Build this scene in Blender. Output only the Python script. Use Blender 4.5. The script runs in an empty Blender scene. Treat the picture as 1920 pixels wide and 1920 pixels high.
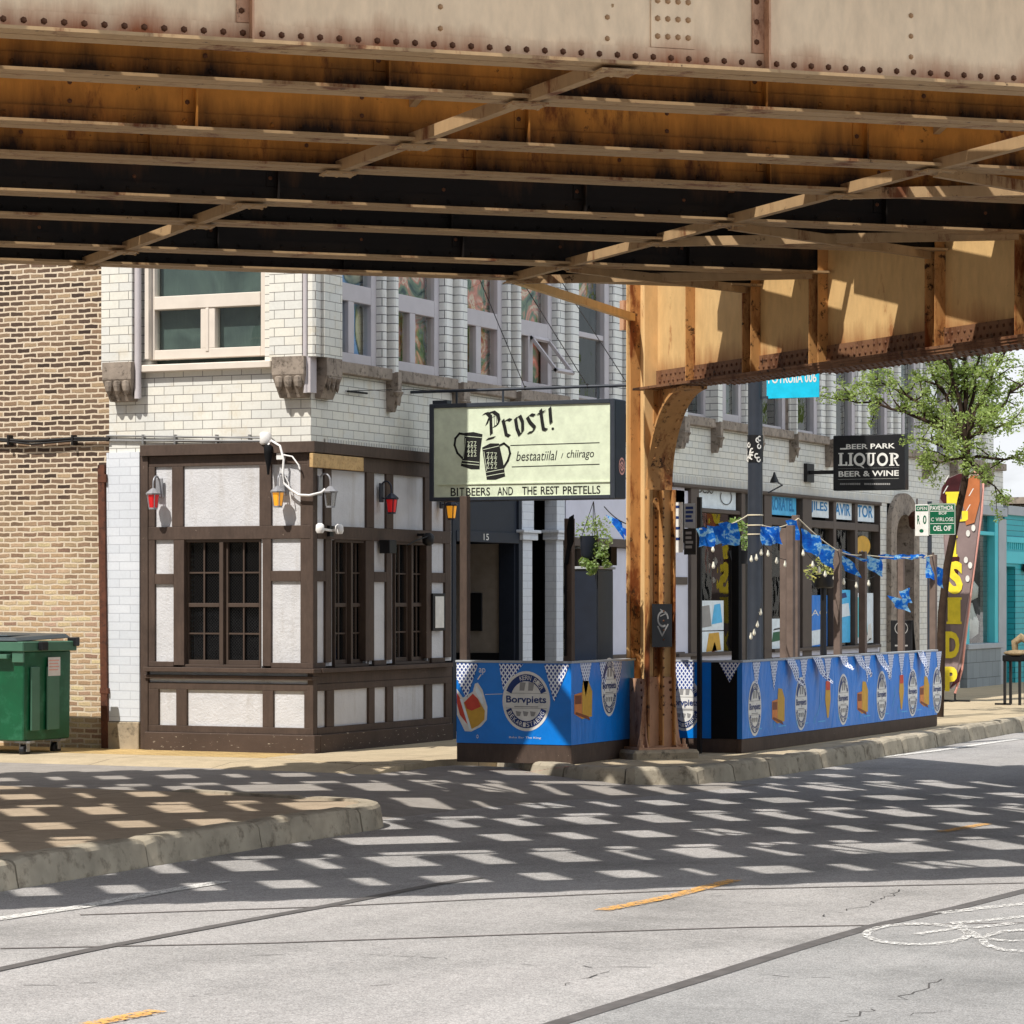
import bpy, bmesh, math, random
from mathutils import Vector, Matrix
random.seed(7)
R = math.radians
scene = bpy.context.scene
# ---------------------------------------------------------------- camera, sky, sun, exposure
# site frame: x = out from the street front, y = along the street front, z = up, origin at the building corner
FPX, HOR, CZ, SW, RD = 5500., 1120., 1.85, .13, -.05
CANG = math.atan2(2540, 5500)
ca, sa = math.cos(CANG), math.sin(CANG)
D0 = FPX*(CZ-SW)/(1412-HOR)
CX0, CY0 = (583-960)/FPX*D0, D0
def s2(X, Y):
    dx, dy = X-CX0, Y-CY0
    return dx*ca-dy*sa, dx*sa+dy*ca
CAMX, CAMY = s2(0, 0)
cam = bpy.data.cameras.new('camera'); camo = bpy.data.objects.new('camera', cam)
scene.collection.objects.link(camo)
camo.location = (CAMX, CAMY, CZ); camo.rotation_euler = (R(90), 0, CANG)
cam.sensor_width = 36; cam.lens = 36*FPX/1920; cam.shift_y = (HOR-960)/1920
cam.clip_start = .5; cam.clip_end = 3000
scene.camera = camo
SUNX, SUNY = .20, .69                      # light travel per metre of fall
sund = Vector((-SUNX, -SUNY, 1)).normalized()
elev = math.asin(sund.z); azim = math.atan2(sund.x, sund.y)
w = bpy.data.worlds.new('World'); scene.world = w; w.use_nodes = True
nt = w.node_tree; bg = nt.nodes['Background']
sky = nt.nodes.new('ShaderNodeTexSky'); sky.sky_type = 'NISHITA'; sky.sun_disc = False
sky.sun_elevation = elev; sky.sun_rotation = azim; sky.air_density = 1.0; sky.dust_density = 2.0; sky.ozone_density = 1.0
tcw = nt.nodes.new('ShaderNodeTexCoord'); cn = nt.nodes.new('ShaderNodeTexNoise'); cn.inputs['Scale'].default_value = 3.2; cn.inputs['Detail'].default_value = 7; cn.inputs['Roughness'].default_value = .6
cmp_ = nt.nodes.new('ShaderNodeMapping'); cmp_.inputs['Scale'].default_value = (1, 1, 2.5); nt.links.new(tcw.outputs['Generated'], cmp_.inputs[0]); nt.links.new(cmp_.outputs[0], cn.inputs['Vector'])
crw = nt.nodes.new('ShaderNodeValToRGB'); crw.color_ramp.elements[0].position = .42; crw.color_ramp.elements[1].position = .6; nt.links.new(cn.outputs['Fac'], crw.inputs[0])
cmx = nt.nodes.new('ShaderNodeMix'); cmx.data_type = 'RGBA'; cmx.inputs[7].default_value = (23, 25, 27.5, 1); 
sxw = nt.nodes.new('ShaderNodeSeparateXYZ'); nt.links.new(tcw.outputs['Generated'], sxw.inputs[0]); frw = nt.nodes.new('ShaderNodeValToRGB'); frw.color_ramp.elements[0].position = .16; frw.color_ramp.elements[0].color = (1, 1, 1, 1); frw.color_ramp.elements[1].position = .42; frw.color_ramp.elements[1].color = (.12, .12, .12, 1)
nt.links.new(sxw.outputs[2], frw.inputs[0]); mlw = nt.nodes.new('ShaderNodeMath'); mlw.operation = 'MULTIPLY'; nt.links.new(crw.outputs[0], mlw.inputs[0]); nt.links.new(frw.outputs[0], mlw.inputs[1]); dtw = nt.nodes.new('ShaderNodeVectorMath'); dtw.operation = 'DOT_PRODUCT'; dtw.inputs[1].default_value = (.85, .05, .52); nt.links.new(tcw.outputs['Generated'], dtw.inputs[0])
brw = nt.nodes.new('ShaderNodeValToRGB'); brw.color_ramp.elements[0].position = .55; brw.color_ramp.elements[1].position = .85; nt.links.new(dtw.outputs['Value'], brw.inputs[0])   # unseen bright cloud bank added to light the shaded street front
nt.links.new(brw.outputs[0], cmx.inputs[0])
d2w = nt.nodes.new('ShaderNodeVectorMath'); d2w.operation = 'DOT_PRODUCT'; d2w.inputs[1].default_value = (-.25, .97, 0); nt.links.new(tcw.outputs['Generated'], d2w.inputs[0])
b2w = nt.nodes.new('ShaderNodeValToRGB'); b2w.color_ramp.elements[0].position = .75; b2w.color_ramp.elements[0].color = (.15, .15, .15, 1); b2w.color_ramp.elements[1].position = .95; nt.links.new(d2w.outputs['Value'], b2w.inputs[0])
m2w = nt.nodes.new('ShaderNodeMath'); m2w.operation = 'MULTIPLY'; nt.links.new(mlw.outputs[0], m2w.inputs[0]); nt.links.new(b2w.outputs[0], m2w.inputs[1])
cm2 = nt.nodes.new('ShaderNodeMix'); cm2.data_type = 'RGBA'; cm2.inputs[7].default_value = (15, 15.4, 16, 1); nt.links.new(m2w.outputs[0], cm2.inputs[0]); nt.links.new(sky.outputs[0], cm2.inputs[6]); nt.links.new(cm2.outputs[2], cmx.inputs[6]);  nt.links.new(cmx.outputs[2], bg.inputs[0]); bg.inputs[1].default_value = .05
sl = bpy.data.lights.new('sun', 'SUN'); sl.energy = 4.5; sl.angle = R(.5); sl.color = (1, .955, .88)
so = bpy.data.objects.new('sun', sl); scene.collection.objects.link(so)
so.rotation_euler = sund.to_track_quat('Z', 'Y').to_euler(); so.location = (0, -30, 40)
vs = scene.view_settings; vs.view_transform = 'Standard'; vs.look = 'None'; vs.exposure = .33; vs.gamma = 1
scene.cycles.max_bounces = 7; scene.cycles.diffuse_bounces = 4; scene.cycles.transparent_max_bounces = 10

# ---------------------------------------------------------------- photo measurements -> real points
def ray(px, py):
    X = (px-960)/FPX; Z = -(py-HOR)/FPX
    return Vector((X*ca-sa, X*sa+ca, Z))
O = Vector((CAMX, CAMY, CZ))
def onx(px, py, c): r = ray(px, py); return O+r*((c-O.x)/r.x)
def ony(px, py, c): r = ray(px, py); return O+r*((c-O.y)/r.y)
def onz(px, py, c): r = ray(px, py); return O+r*((c-O.z)/r.z)
def U(px, n=0.): return onx(px, 1000, n).y
def X(px, u=0.): return ony(px, 1000, u).x
def ZF(px, py, u=0.): return ony(px, py, u).z
def ZS(px, py, n=0.): return onx(px, py, n).z

# ---------------------------------------------------------------- helpers: objects
COL = scene.collection
def tag(o, label=None, cat=None, group=None, kind=None):
    if label: o['label'] = label
    if cat: o['category'] = cat
    if group: o['group'] = group
    if kind: o['kind'] = kind
    return o
def thing(name, label, cat, loc=(0, 0, 0), group=None):
    o = bpy.data.objects.new(name, None); COL.objects.link(o); o.location = loc
    o.empty_display_size = .2
    return tag(o, label, cat, group)
def rootloc(p):
    v = Vector((0, 0, 0))
    while p is not None:
        v += p.location; p = p.parent
    return v
class MB:
    def __init__(s): s.v = []; s.f = []; s.m = []; s.sm = []
    def add(s, vs, fs, m=0, sm=False):
        b = len(s.v); s.v += [Vector(q) for q in vs]
        for f in fs: s.f.append([b+i for i in f]); s.m.append(m); s.sm.append(sm)
    def box(s, x0, x1, y0, y1, z0, z1, m=0):
        if x0 > x1: x0, x1 = x1, x0
        if y0 > y1: y0, y1 = y1, y0
        if z0 > z1: z0, z1 = z1, z0
        s.add([(x0,y0,z0),(x1,y0,z0),(x1,y1,z0),(x0,y1,z0),(x0,y0,z1),(x1,y0,z1),(x1,y1,z1),(x0,y1,z1)],
              [(0,3,2,1),(4,5,6,7),(0,1,5,4),(1,2,6,5),(2,3,7,6),(3,0,4,7)], m)
        return s
    def obox(s, c, ax, ay, az, m=0):          # centre and three half vectors
        c, ax, ay, az = Vector(c), Vector(ax), Vector(ay), Vector(az)
        vs = [c-ax-ay-az, c+ax-ay-az, c+ax+ay-az, c-ax+ay-az, c-ax-ay+az, c+ax-ay+az, c+ax+ay+az, c-ax+ay+az]
        fs = [(0,3,2,1),(4,5,6,7),(0,1,5,4),(1,2,6,5),(2,3,7,6),(3,0,4,7)]
        if ax.cross(ay).dot(az) < 0: fs = [f[::-1] for f in fs]
        s.add(vs, fs, m); return s
    def bar(s, p, q, w, h, up=(0, 0, 1), m=0):  # beam from p to q
        p, q = Vector(p), Vector(q); d = q-p; L = d.length; d.normalize()
        up = Vector(up); sd = d.cross(up)
        if sd.length < 1e-4: sd = d.cross(Vector((1, 0, 0)))
        sd.normalize(); up = sd.cross(d)
        return s.obox((p+q)/2, d*L/2, sd*w/2, up*h/2, m)
    def tube(s, pts, r, seg=8, m=0, cap=True):
        pts = [Vector(p) for p in pts]; n = len(pts); rs = r if isinstance(r, (list, tuple)) else [r]*n
        vs = []; ref = None
        for i, p in enumerate(pts):
            d = (pts[min(i+1, n-1)]-pts[max(i-1, 0)]).normalized()
            if ref is None: ref = d.cross(Vector((0, 0, 1)))
            if ref.length < 1e-3: ref = d.cross(Vector((1, 0, 0)))
            ref = (ref-d*ref.dot(d)).normalized(); b = d.cross(ref)
            for k in range(seg):
                a = 2*math.pi*k/seg; vs.append(p+(ref*math.cos(a)+b*math.sin(a))*rs[i])
        fs = [(i*seg+k, i*seg+(k+1) % seg, (i+1)*seg+(k+1) % seg, (i+1)*seg+k) for i in range(n-1) for k in range(seg)]
        s.add(vs, fs, m, True)
        if cap: s.add(vs[:seg], [tuple(range(seg))[::-1]], m); s.add(vs[-seg:], [tuple(range(seg))], m)
        return s
    def lathe(s, c, prof, seg=16, m=0, sq=None):   # prof: (radius, z)
        c = Vector(c); vs = []
        for r, z in prof:
            for k in range(seg):
                a = 2*math.pi*(k+.5)/seg; vs.append(c+Vector((r*math.cos(a), r*math.sin(a), z)))
        n = len(prof)
        fs = [(i*seg+k, i*seg+(k+1) % seg, (i+1)*seg+(k+1) % seg, (i+1)*seg+k) for i in range(n-1) for k in range(seg)]
        s.add(vs, fs, m, seg > 8)
        s.add(vs[:seg], [tuple(range(seg))[::-1]], m); s.add(vs[-seg:], [tuple(range(seg))], m)
        return s
    def prism(s, poly, a, b, axis='z', m=0):      # poly 2D extruded along axis from a to b
        def P(p, t):
            return {'z': (p[0], p[1], t), 'y': (p[0], t, p[1]), 'x': (t, p[0], p[1])}[axis]
        n = len(poly); vs = [P(p, a) for p in poly]+[P(p, b) for p in poly]
        fs = [tuple(range(n)), tuple(range(n, 2*n))]+[(i, (i+1) % n, n+(i+1) % n, n+i) for i in range(n)]
        s.add(vs, fs, m); return s
    def build(s, name, mat, parent=None, bevel=0., fixn=True, smooth=False):
        me = bpy.data.meshes.new(name); rl = rootloc(parent)
        me.from_pydata([tuple(q-rl) for q in s.v], [], s.f)
        mats = mat if isinstance(mat, (list, tuple)) else [mat]
        for q in mats: me.materials.append(q)
        for p, mi, sm in zip(me.polygons, s.m, s.sm): p.material_index = mi; p.use_smooth = sm or smooth
        bm = bmesh.new(); bm.from_mesh(me)
        if fixn: bmesh.ops.recalc_face_normals(bm, faces=bm.faces[:])
        if bevel:
            es = [e for e in bm.edges if len(e.link_faces) == 2 and e.calc_face_angle(0) > .6]
            bmesh.ops.bevel(bm, geom=es, offset=bevel, segments=1, affect='EDGES', clamp_overlap=True)
        uv = bm.loops.layers.uv.new('UVMap')
        for f in bm.faces:
            n = f.normal; ax, ay, az = abs(n.x), abs(n.y), abs(n.z)
            for l in f.loops:
                c = l.vert.co+rl
                if az >= ax and az >= ay: l[uv].uv = (c.x, c.y)
                elif ax >= ay: l[uv].uv = (c.y, c.z)
                else: l[uv].uv = (c.x, c.z)
        bm.to_mesh(me); bm.free()
        o = bpy.data.objects.new(name, me); COL.objects.link(o)
        if parent is not None: o.parent = parent
        return o
class Plane:
    def __init__(s, o, r, u):
        s.o, s.r, s.u = Vector(o), Vector(r).normalized(), Vector(u).normalized(); s.n = s.r.cross(s.u)
    def p(s, x, y, d=0.): return s.o+s.r*x+s.u*y+s.n*d
def poly(mb, pl, pts, off, m=0): mb.add([pl.p(x, y, off) for x, y in pts], [tuple(range(len(pts)))], m)
def rect(mb, pl, x0, x1, y0, y1, off, m=0): poly(mb, pl, [(x0,y0),(x1,y0),(x1,y1),(x0,y1)], off, m)
def ell(mb, pl, cx, cy, rx, ry, off, m=0, n=36, a0=0, a1=360, r_in=None):
    if r_in is None and a1-a0 == 360:
        poly(mb, pl, [(cx+rx*math.cos(2*math.pi*i/n), cy+ry*math.sin(2*math.pi*i/n)) for i in range(n)], off, m)
    else:
        k = r_in if r_in is not None else 0
        for i in range(n):
            a, b = R(a0+(a1-a0)*i/n), R(a0+(a1-a0)*(i+1)/n)
            poly(mb, pl, [(cx+rx*k*math.cos(a), cy+ry*k*math.sin(a)), (cx+rx*math.cos(a), cy+ry*math.sin(a)),
                          (cx+rx*math.cos(b), cy+ry*math.sin(b)), (cx+rx*k*math.cos(b), cy+ry*k*math.sin(b))], off, m)
def nib(mb, pl, pts, off, w, ang=40, m=0, thick=None):     # broad pen stroke
    v = (w/2*math.cos(R(ang)), w/2*math.sin(R(ang)))
    for a, b in zip(pts, pts[1:]):
        poly(mb, pl, [(a[0]-v[0],a[1]-v[1]),(b[0]-v[0],b[1]-v[1]),(b[0]+v[0],b[1]+v[1]),(a[0]+v[0],a[1]+v[1])], off, m)
def line(mb, pl, pts, off, w, m=0):
    for a, b in zip(pts, pts[1:]):
        dx, dy = b[0]-a[0], b[1]-a[1]; L = math.hypot(dx, dy) or 1; x, y = -dy/L*w/2, dx/L*w/2; ex, ey = dx/L*w*.4, dy/L*w*.4
        poly(mb, pl, [(a[0]+x-ex,a[1]+y-ey),(b[0]+x+ex,b[1]+y+ey),(b[0]-x+ex,b[1]-y+ey),(a[0]-x-ex,a[1]-y-ey)], off, m)
_tc = {}
def text(mb, pl, s, x0, x1, y0, y1, off, m=0, shear=0., bold=0.):
    key = (s, shear, bold)
    if key not in _tc:
        cu = bpy.data.curves.new('t', 'FONT'); cu.body = s; cu.resolution_u = 3; cu.shear = shear; cu.offset = bold; cu.fill_mode = 'FRONT'
        ob = bpy.data.objects.new('t', cu); COL.objects.link(ob)
        dg = bpy.context.evaluated_depsgraph_get(); me = bpy.data.meshes.new_from_object(ob.evaluated_get(dg))
        _tc[key] = ([(v.co.x, v.co.y) for v in me.vertices], [tuple(p.vertices) for p in me.polygons])
        bpy.data.objects.remove(ob); bpy.data.curves.remove(cu); bpy.data.meshes.remove(me)
    vs, fs = _tc[key]
    if not vs: return
    ax, bx = min(v[0] for v in vs), max(v[0] for v in vs); ay, by = min(v[1] for v in vs), max(v[1] for v in vs)
    mb.add([pl.p(x0+(v[0]-ax)/(bx-ax)*(x1-x0), y0+(v[1]-ay)/(by-ay)*(y1-y0), off) for v in vs], fs, m)
def dome(mb, c, n, r, m=0):                  # rivet head
    c, n = Vector(c), Vector(n).normalized(); a = n.cross(Vector((.3, .2, .93))).normalized(); b = n.cross(a)
    vs = []
    for rr, h in ((1, 0), (.8, .45)):
        for k in range(6):
            t = k*math.pi/3; vs.append(c+(a*math.cos(t)+b*math.sin(t))*r*rr+n*r*h)
    vs.append(c+n*r*.7)
    mb.add(vs, [(k, (k+1) % 6, 6+(k+1) % 6, 6+k) for k in range(6)]+[(6+k, 6+(k+1) % 6, 12) for k in range(6)], m, True)

# ---------------------------------------------------------------- helpers: materials
def C(r, g, b):
    f = lambda c: ((c/255+.055)/1.055)**2.4 if c > 10 else c/255/12.92
    return (f(r), f(g), f(b), 1)
class NT:
    def __init__(s, name, rough=.7, spec=.3, metal=0):
        s.m = bpy.data.materials.new(name); s.m.use_nodes = True; s.t = s.m.node_tree; s.b = s.t.nodes['Principled BSDF']
        s.b.inputs['Roughness'].default_value = rough; s.b.inputs['Specular IOR Level'].default_value = spec; s.b.inputs['Metallic'].default_value = metal
    def n(s, t, **k):
        nd = s.t.nodes.new('ShaderNode'+t)
        for a, v in k.items():
            if a.startswith('i_'): nd.inputs[a[2:].replace('_', ' ')].default_value = v
            else: setattr(nd, a, v)
        return nd
    def l(s, a, b): s.t.links.new(a, b)
    def coord(s, kind='UV', sc=(1, 1, 1)):
        c = s.n('TexCoord'); mp = s.n('Mapping'); mp.inputs['Scale'].default_value = sc
        if kind == 'World':
            g = s.n('NewGeometry'); s.l(g.outputs['Position'], mp.inputs[0])
        else: s.l(c.outputs[kind], mp.inputs[0])
        return mp.outputs[0]
    def noise(s, co, scale, detail=4, rough=.6):
        q = s.n('TexNoise', i_Scale=scale, i_Detail=detail, i_Roughness=rough); s.l(co, q.inputs['Vector']); return q.outputs['Fac']
    def ramp(s, fac, stops):
        q = s.n('ValToRGB'); e = q.color_ramp.elements
        while len(e) < len(stops): e.new(.5)
        for el, (p, c) in zip(e, stops): el.position = p; el.color = c if len(c) == 4 else (*c, 1)
        s.l(fac, q.inputs[0]); return q.outputs[0]
    def mix(s, fac, a, b, mode='MIX'):
        q = s.n('Mix', data_type='RGBA', blend_type=mode)
        for v, i in ((fac, 0), (a, 6), (b, 7)):
            if hasattr(v, 'is_linked') or hasattr(v, 'links'): s.l(v, q.inputs[i])
            else: q.inputs[i].default_value = v
        return q.outputs[2]
    def math(s, op, a, b=0., clamp=False):
        q = s.n('Math', operation=op, use_clamp=clamp)
        for v, i in ((a, 0), (b, 1)):
            if hasattr(v, 'links'): s.l(v, q.inputs[i])
            else: q.inputs[i].default_value = v
        return q.outputs[0]
    def bump(s, h, strength=.3, dist=.01):
        q = s.n('Bump', i_Strength=strength, i_Distance=dist); s.l(h, q.inputs['Height']); s.l(q.outputs[0], s.b.inputs['Normal'])
    def col(s, c):
        if hasattr(c, 'links'): s.l(c, s.b.inputs['Base Color'])
        else: s.b.inputs['Base Color'].default_value = c
        return s
BW = lambda v: (v, v, v, 1)
def worn(name, c, var=.25, scale=3., rough=.6, spec=.3, metal=0, bump=.15, bscale=60., dirt=None, coat=0):
    q = NT(name, rough, spec, metal); co = q.coord('World')
    n1 = q.noise(co, scale, 6); f = q.ramp(n1, [(.3, BW(1-var)), (.7, BW(1+var*.4))])
    cc = q.mix(1., c, f, 'MULTIPLY')
    if dirt:
        n2 = q.noise(co, scale*2.3, 8, .7); cc = q.mix(q.ramp(n2, [(.52, BW(0)), (.68, BW(1))]), cc, dirt)
    q.col(cc)
    if bump: q.bump(q.noise(co, bscale, 3), bump, .004)
    if coat: q.b.inputs['Coat Weight'].default_value = coat; q.b.inputs['Coat Roughness'].default_value = .08
    return q.m
def plain(name, c, rough=.5, spec=.3, metal=0):
    q = NT(name, rough, spec, metal); co = q.coord('World'); n1 = q.noise(co, 9, 3)
    q.col(q.mix(1., c, q.ramp(n1, [(.3, BW(.86)), (.7, BW(1.06))]), 'MULTIPLY')); return q.m
def emis(name, c, e, st, rough=.3):
    q = NT(name, rough, .5); q.col(c); q.b.inputs['Emission Color'].default_value = e; q.b.inputs['Emission Strength'].default_value = st; return q.m

def brickmat(name, bw, bh, mortar, c1, c2, cm, rough=.5, spec=.4, var=.2, bump=.4, off=.5, stain=None, spots=None, msm=.15):
    q = NT(name, rough, spec); uv = q.coord('UV')
    br = q.n('TexBrick', offset=off, i_Scale=1., i_Mortar_Size=mortar, i_Mortar_Smooth=msm, i_Brick_Width=bw, i_Row_Height=bh, i_Bias=0.)
    br.inputs['Color1'].default_value = c1; br.inputs['Color2'].default_value = c2; br.inputs['Mortar'].default_value = cm
    q.l(uv, br.inputs['Vector']); co = q.coord('World')
    c = br.outputs['Color']; n = q.noise(co, 1.1, 5); c = q.mix(1., c, q.ramp(n, [(.3, BW(1-var)), (.7, BW(1.05))]), 'MULTIPLY')
    n3 = q.noise(co, 35, 4); c = q.mix(1., c, q.ramp(n3, [(.3, BW(1-var*.6)), (.7, BW(1.04))]), 'MULTIPLY')
    if stain: c = q.mix(q.math('MULTIPLY', q.ramp(q.noise(co, 2.6, 7, .7), [(.55, BW(0)), (.72, BW(1))]), .55), c, stain)
    q.col(c); inv = q.math('SUBTRACT', 1., br.outputs['Fac']); h = q.math('ADD', inv, q.math('MULTIPLY', n3, .25)); q.bump(h, bump, .008)
    return q.m
M = {}
M['glazed'] = brickmat('glazed_white_brick', .252, .0985, .0042, C(222,219,208), C(212,212,207), C(122,118,113), rough=.28, spec=.45, var=.1, bump=.3, stain=C(196,180,150))
M['glazed_pil'] = brickmat('glazed_white_pilaster', .9, .0985, .005, C(228,226,218), C(220,220,216), C(84,84,86), rough=.28, spec=.45, var=.1, bump=.3)
M['soldier'] = brickmat('soldier_course', .062, .5, .006, C(216,212,200), C(204,204,200), C(120,116,110), rough=.4, var=.12, off=0)
M['painted'] = brickmat('white_painted_brick', .29, .098, .004, C(208,212,218), C(200,205,212), C(180,184,192), rough=.55, var=.06, bump=.5)
M['greybrick'] = brickmat('grey_block', .45, .3, .006, C(140,148,152), C(130,138,142), C(80,86,90), rough=.6, var=.12)
M['clap'] = brickmat('teal_clapboard', 4., .11, .006, C(48,164,174), C(54,172,182), C(14,84,94), rough=.5, var=.1)
def commonbrick():
    q = NT('common_brick', .9, .15); uv = q.coord('UV'); co = q.coord('World')
    wob = q.n('TexNoise', i_Scale=7., i_Detail=2.); q.l(uv, wob.inputs['Vector'])
    vm = q.n('VectorMath', operation='SCALE'); vm.inputs['Scale'].default_value = .03; q.l(wob.outputs['Color'], vm.inputs[0])
    va = q.n('VectorMath', operation='ADD'); q.l(uv, va.inputs[0]); q.l(vm.outputs[0], va.inputs[1])
    br = q.n('TexBrick', offset=.5, i_Scale=1., i_Mortar_Size=.012, i_Mortar_Smooth=.35, i_Brick_Width=.185, i_Row_Height=.061, i_Bias=0.)
    br.inputs['Color1'].default_value = BW(0); br.inputs['Color2'].default_value = BW(1); br.inputs['Mortar'].default_value = BW(.5)
    q.l(va.outputs[0], br.inputs['Vector'])
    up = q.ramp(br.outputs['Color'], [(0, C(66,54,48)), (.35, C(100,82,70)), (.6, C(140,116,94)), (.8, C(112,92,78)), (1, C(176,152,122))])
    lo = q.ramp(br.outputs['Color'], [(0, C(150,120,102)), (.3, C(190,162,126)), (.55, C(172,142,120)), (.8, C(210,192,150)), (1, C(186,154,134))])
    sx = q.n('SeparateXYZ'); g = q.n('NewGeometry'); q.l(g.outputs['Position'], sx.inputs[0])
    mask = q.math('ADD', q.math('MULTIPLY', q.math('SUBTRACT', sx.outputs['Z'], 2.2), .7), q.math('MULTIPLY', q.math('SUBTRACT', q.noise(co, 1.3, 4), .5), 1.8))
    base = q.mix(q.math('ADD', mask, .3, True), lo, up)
    base = q.mix(1., base, q.ramp(q.noise(co, 60, 3), [(.3, BW(.75)), (.7, BW(1.1))]), 'MULTIPLY')
    mort = q.mix(q.noise(co, 3, 4), C(212,198,178), C(194,178,154))
    q.col(q.mix(br.outputs['Fac'], base, mort))
    q.bump(q.math('ADD', q.math('SUBTRACT', 1., br.outputs['Fac']), q.math('MULTIPLY', q.noise(co, 45, 4), .7)), .6, .012); return q.m
M['common'] = commonbrick()
M['stone'] = worn('corbel_stone', C(150,138,126), .35, 5, .85, .2, bump=.5, bscale=40, dirt=C(70,62,54))
M['timber'] = worn('brown_timber_paint', C(78,65,57), .22, 2.5, .55, .3, bump=.25, bscale=50)
def timberworn():
    q = NT('brown_timber_worn', .62, .28); co = q.coord('World'); gv = q.coord('World', (1, 1, .25))
    c = q.mix(1., C(80,66,58), q.ramp(q.noise(co, 2.2, 6, .7), [(.3, BW(.72)), (.7, BW(1.14))]), 'MULTIPLY')
    c = q.mix(1., c, q.ramp(q.noise(gv, 26, 5, .7), [(.35, BW(.84)), (.65, BW(1.08))]), 'MULTIPLY')
    c = q.mix(q.ramp(q.noise(co, 17, 8, .75), [(.66, BW(0)), (.7, BW(1))]), c, C(168,152,136)); q.col(c); q.bump(q.noise(gv, 40, 5), .4, .006); return q.m
M['timber_worn'] = timberworn()
def baseboard():
    q = NT('peeling_brown_paint', .65, .25); co = q.coord('World', (1, 1, 3)); g = q.coord('World')
    c = q.mix(1., C(78,64,56), q.ramp(q.noise(g, 3, 5), [(.3, BW(.8)), (.7, BW(1.1))]), 'MULTIPLY')
    q.col(q.mix(q.ramp(q.noise(co, 11, 7, .7), [(.62, BW(0)), (.66, BW(1))]), c, C(190,178,160))); q.bump(q.noise(g, 40, 4), .3, .005); return q.m
M['baseboard'] = baseboard()
def stucco():
    q = NT('stucco', .9, .15); co = q.coord('World')
    c = q.mix(1., C(204,204,207), q.ramp(q.noise(co, 2.2, 6), [(.3, BW(.88)), (.7, BW(1.02))]), 'MULTIPLY')
    c = q.mix(q.math('MULTIPLY', q.ramp(q.noise(q.coord('World', (3, 3, .5)), 1.6, 7, .75), [(.52, BW(0)), (.7, BW(1))]), .35), c, C(150,140,126)); q.col(c); q.bump(q.math('ADD', q.noise(co, 34, 6, .7), q.math('MULTIPLY', q.noise(co, 9, 4), .8)), .5, .02); return q.m
M['stucco'] = stucco()
M['frame_pink'] = worn('cream_window_paint', C(212,202,190), .08, 4, .5, .3, bump=.1)
M['frame_grey'] = worn('grey_window_paint', C(186,180,182), .08, 4, .5, .3, bump=.1)
M['frame_dark'] = worn('dark_brown_frame', C(58,50,46), .2, 4, .5, .3, bump=.1)
M['frame_stone'] = worn('stone_brown_frame', C(88,78,72), .15, 4, .6, .3, bump=.1)
M['black'] = plain('black_paint', C(24,24,27), .45, .4)
M['blackmatte'] = plain('black_matte', C(14,14,16), .8, .2)
M['interior'] = plain('dark_interior', C(26,24,24), .9, .1)
M['navy'] = plain('navy_paint', C(34,40,52), .5, .3)
M['greydoor'] = plain('grey_vestibule_wall', C(150,140,130), .7, .2)
M['white'] = plain('white_paint', C(232,230,228), .5, .3)
M['lav'] = worn('pale_lavender_wall', C(206,206,218), .08, 3, .7, .2, bump=.1)
M['grey_trim'] = worn('grey_trim', C(168,172,176), .1, 3, .6, .3, bump=.1)
M['copper'] = worn('rusty_downpipe', C(96,58,42), .4, 8, .7, .3, bump=.2, dirt=C(52,34,28))
M['galv'] = worn('galvanised_metal', C(150,150,150), .2, 6, .4, .5, .6, bump=.05)
M['wire'] = plain('cable_black', C(30,28,28), .6, .3)
M['rope'] = plain('rope_cream', C(214,202,176), .8, .2)
M['wood_pale'] = worn('bleached_wood', C(150,132,104), .35, 12, .85, .2, bump=.3, dirt=C(96,80,60)); M['wood'] = worn('raw_pine_board', C(196,164,116), .25, 12, .8, .2, bump=.2, dirt=C(150,112,72))
M['teal'] = worn('teal_paint', C(84,196,206), .1, 2, .5, .3, bump=.1)
M['tealdk'] = worn('deep_teal_paint', C(34,150,160), .12, 2, .5, .3, bump=.1)
def glassmat(name, tint=(.86, .9, .88, 1), refl=1.0):
    q = NT(name); t = q.t; t.nodes.remove(q.b); out = [n for n in t.nodes if n.type == 'OUTPUT_MATERIAL'][0]
    g_ = q.n('NewGeometry'); dp_ = q.n('VectorMath', operation='DOT_PRODUCT'); q.l(g_.outputs['Incoming'], dp_.inputs[0]); q.l(g_.outputs['Normal'], dp_.inputs[1])
    fr = q.math('ADD', q.math('MULTIPLY', q.math('POWER', q.math('SUBTRACT', 1., q.math('ABSOLUTE', dp_.outputs['Value'])), 4.), .85), .06); tr = q.n('BsdfTransparent'); tr.inputs[0].default_value = tint
    gl = q.n('BsdfGlossy', i_Roughness=.012); gl.inputs[0].default_value = (1, 1, 1, 1); mx = q.n('MixShader')
    wv = q.n('Bump', i_Strength=.06, i_Distance=.05); q.l(q.noise(q.coord('World'), 2.2, 2), wv.inputs['Height']); q.l(wv.outputs[0], gl.inputs['Normal'])
    q.l(q.math('MULTIPLY', fr, refl, True), mx.inputs[0]); q.l(tr.outputs[0], mx.inputs[1]); q.l(gl.outputs[0], mx.inputs[2]); q.l(mx.outputs[0], out.inputs[0])
    return q.m
M['glass'] = glassmat('window_glass'); M['glass_dark'] = glassmat('leaded_window_glass', (.7, .74, .72, 1), .3); M['glass_shop'] = glassmat('shop_window_glass', refl=.6); M['glass_red'] = emis('red_lantern_glass', C(190,22,30), C(255,30,30), .12); M['glass_amber'] = emis('amber_lantern_glass', C(216,150,40), C(255,170,40), .35)
M['glass_clear'] = glassmat('lantern_clear_glass', (.8, .8, .78, 1))
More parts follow.
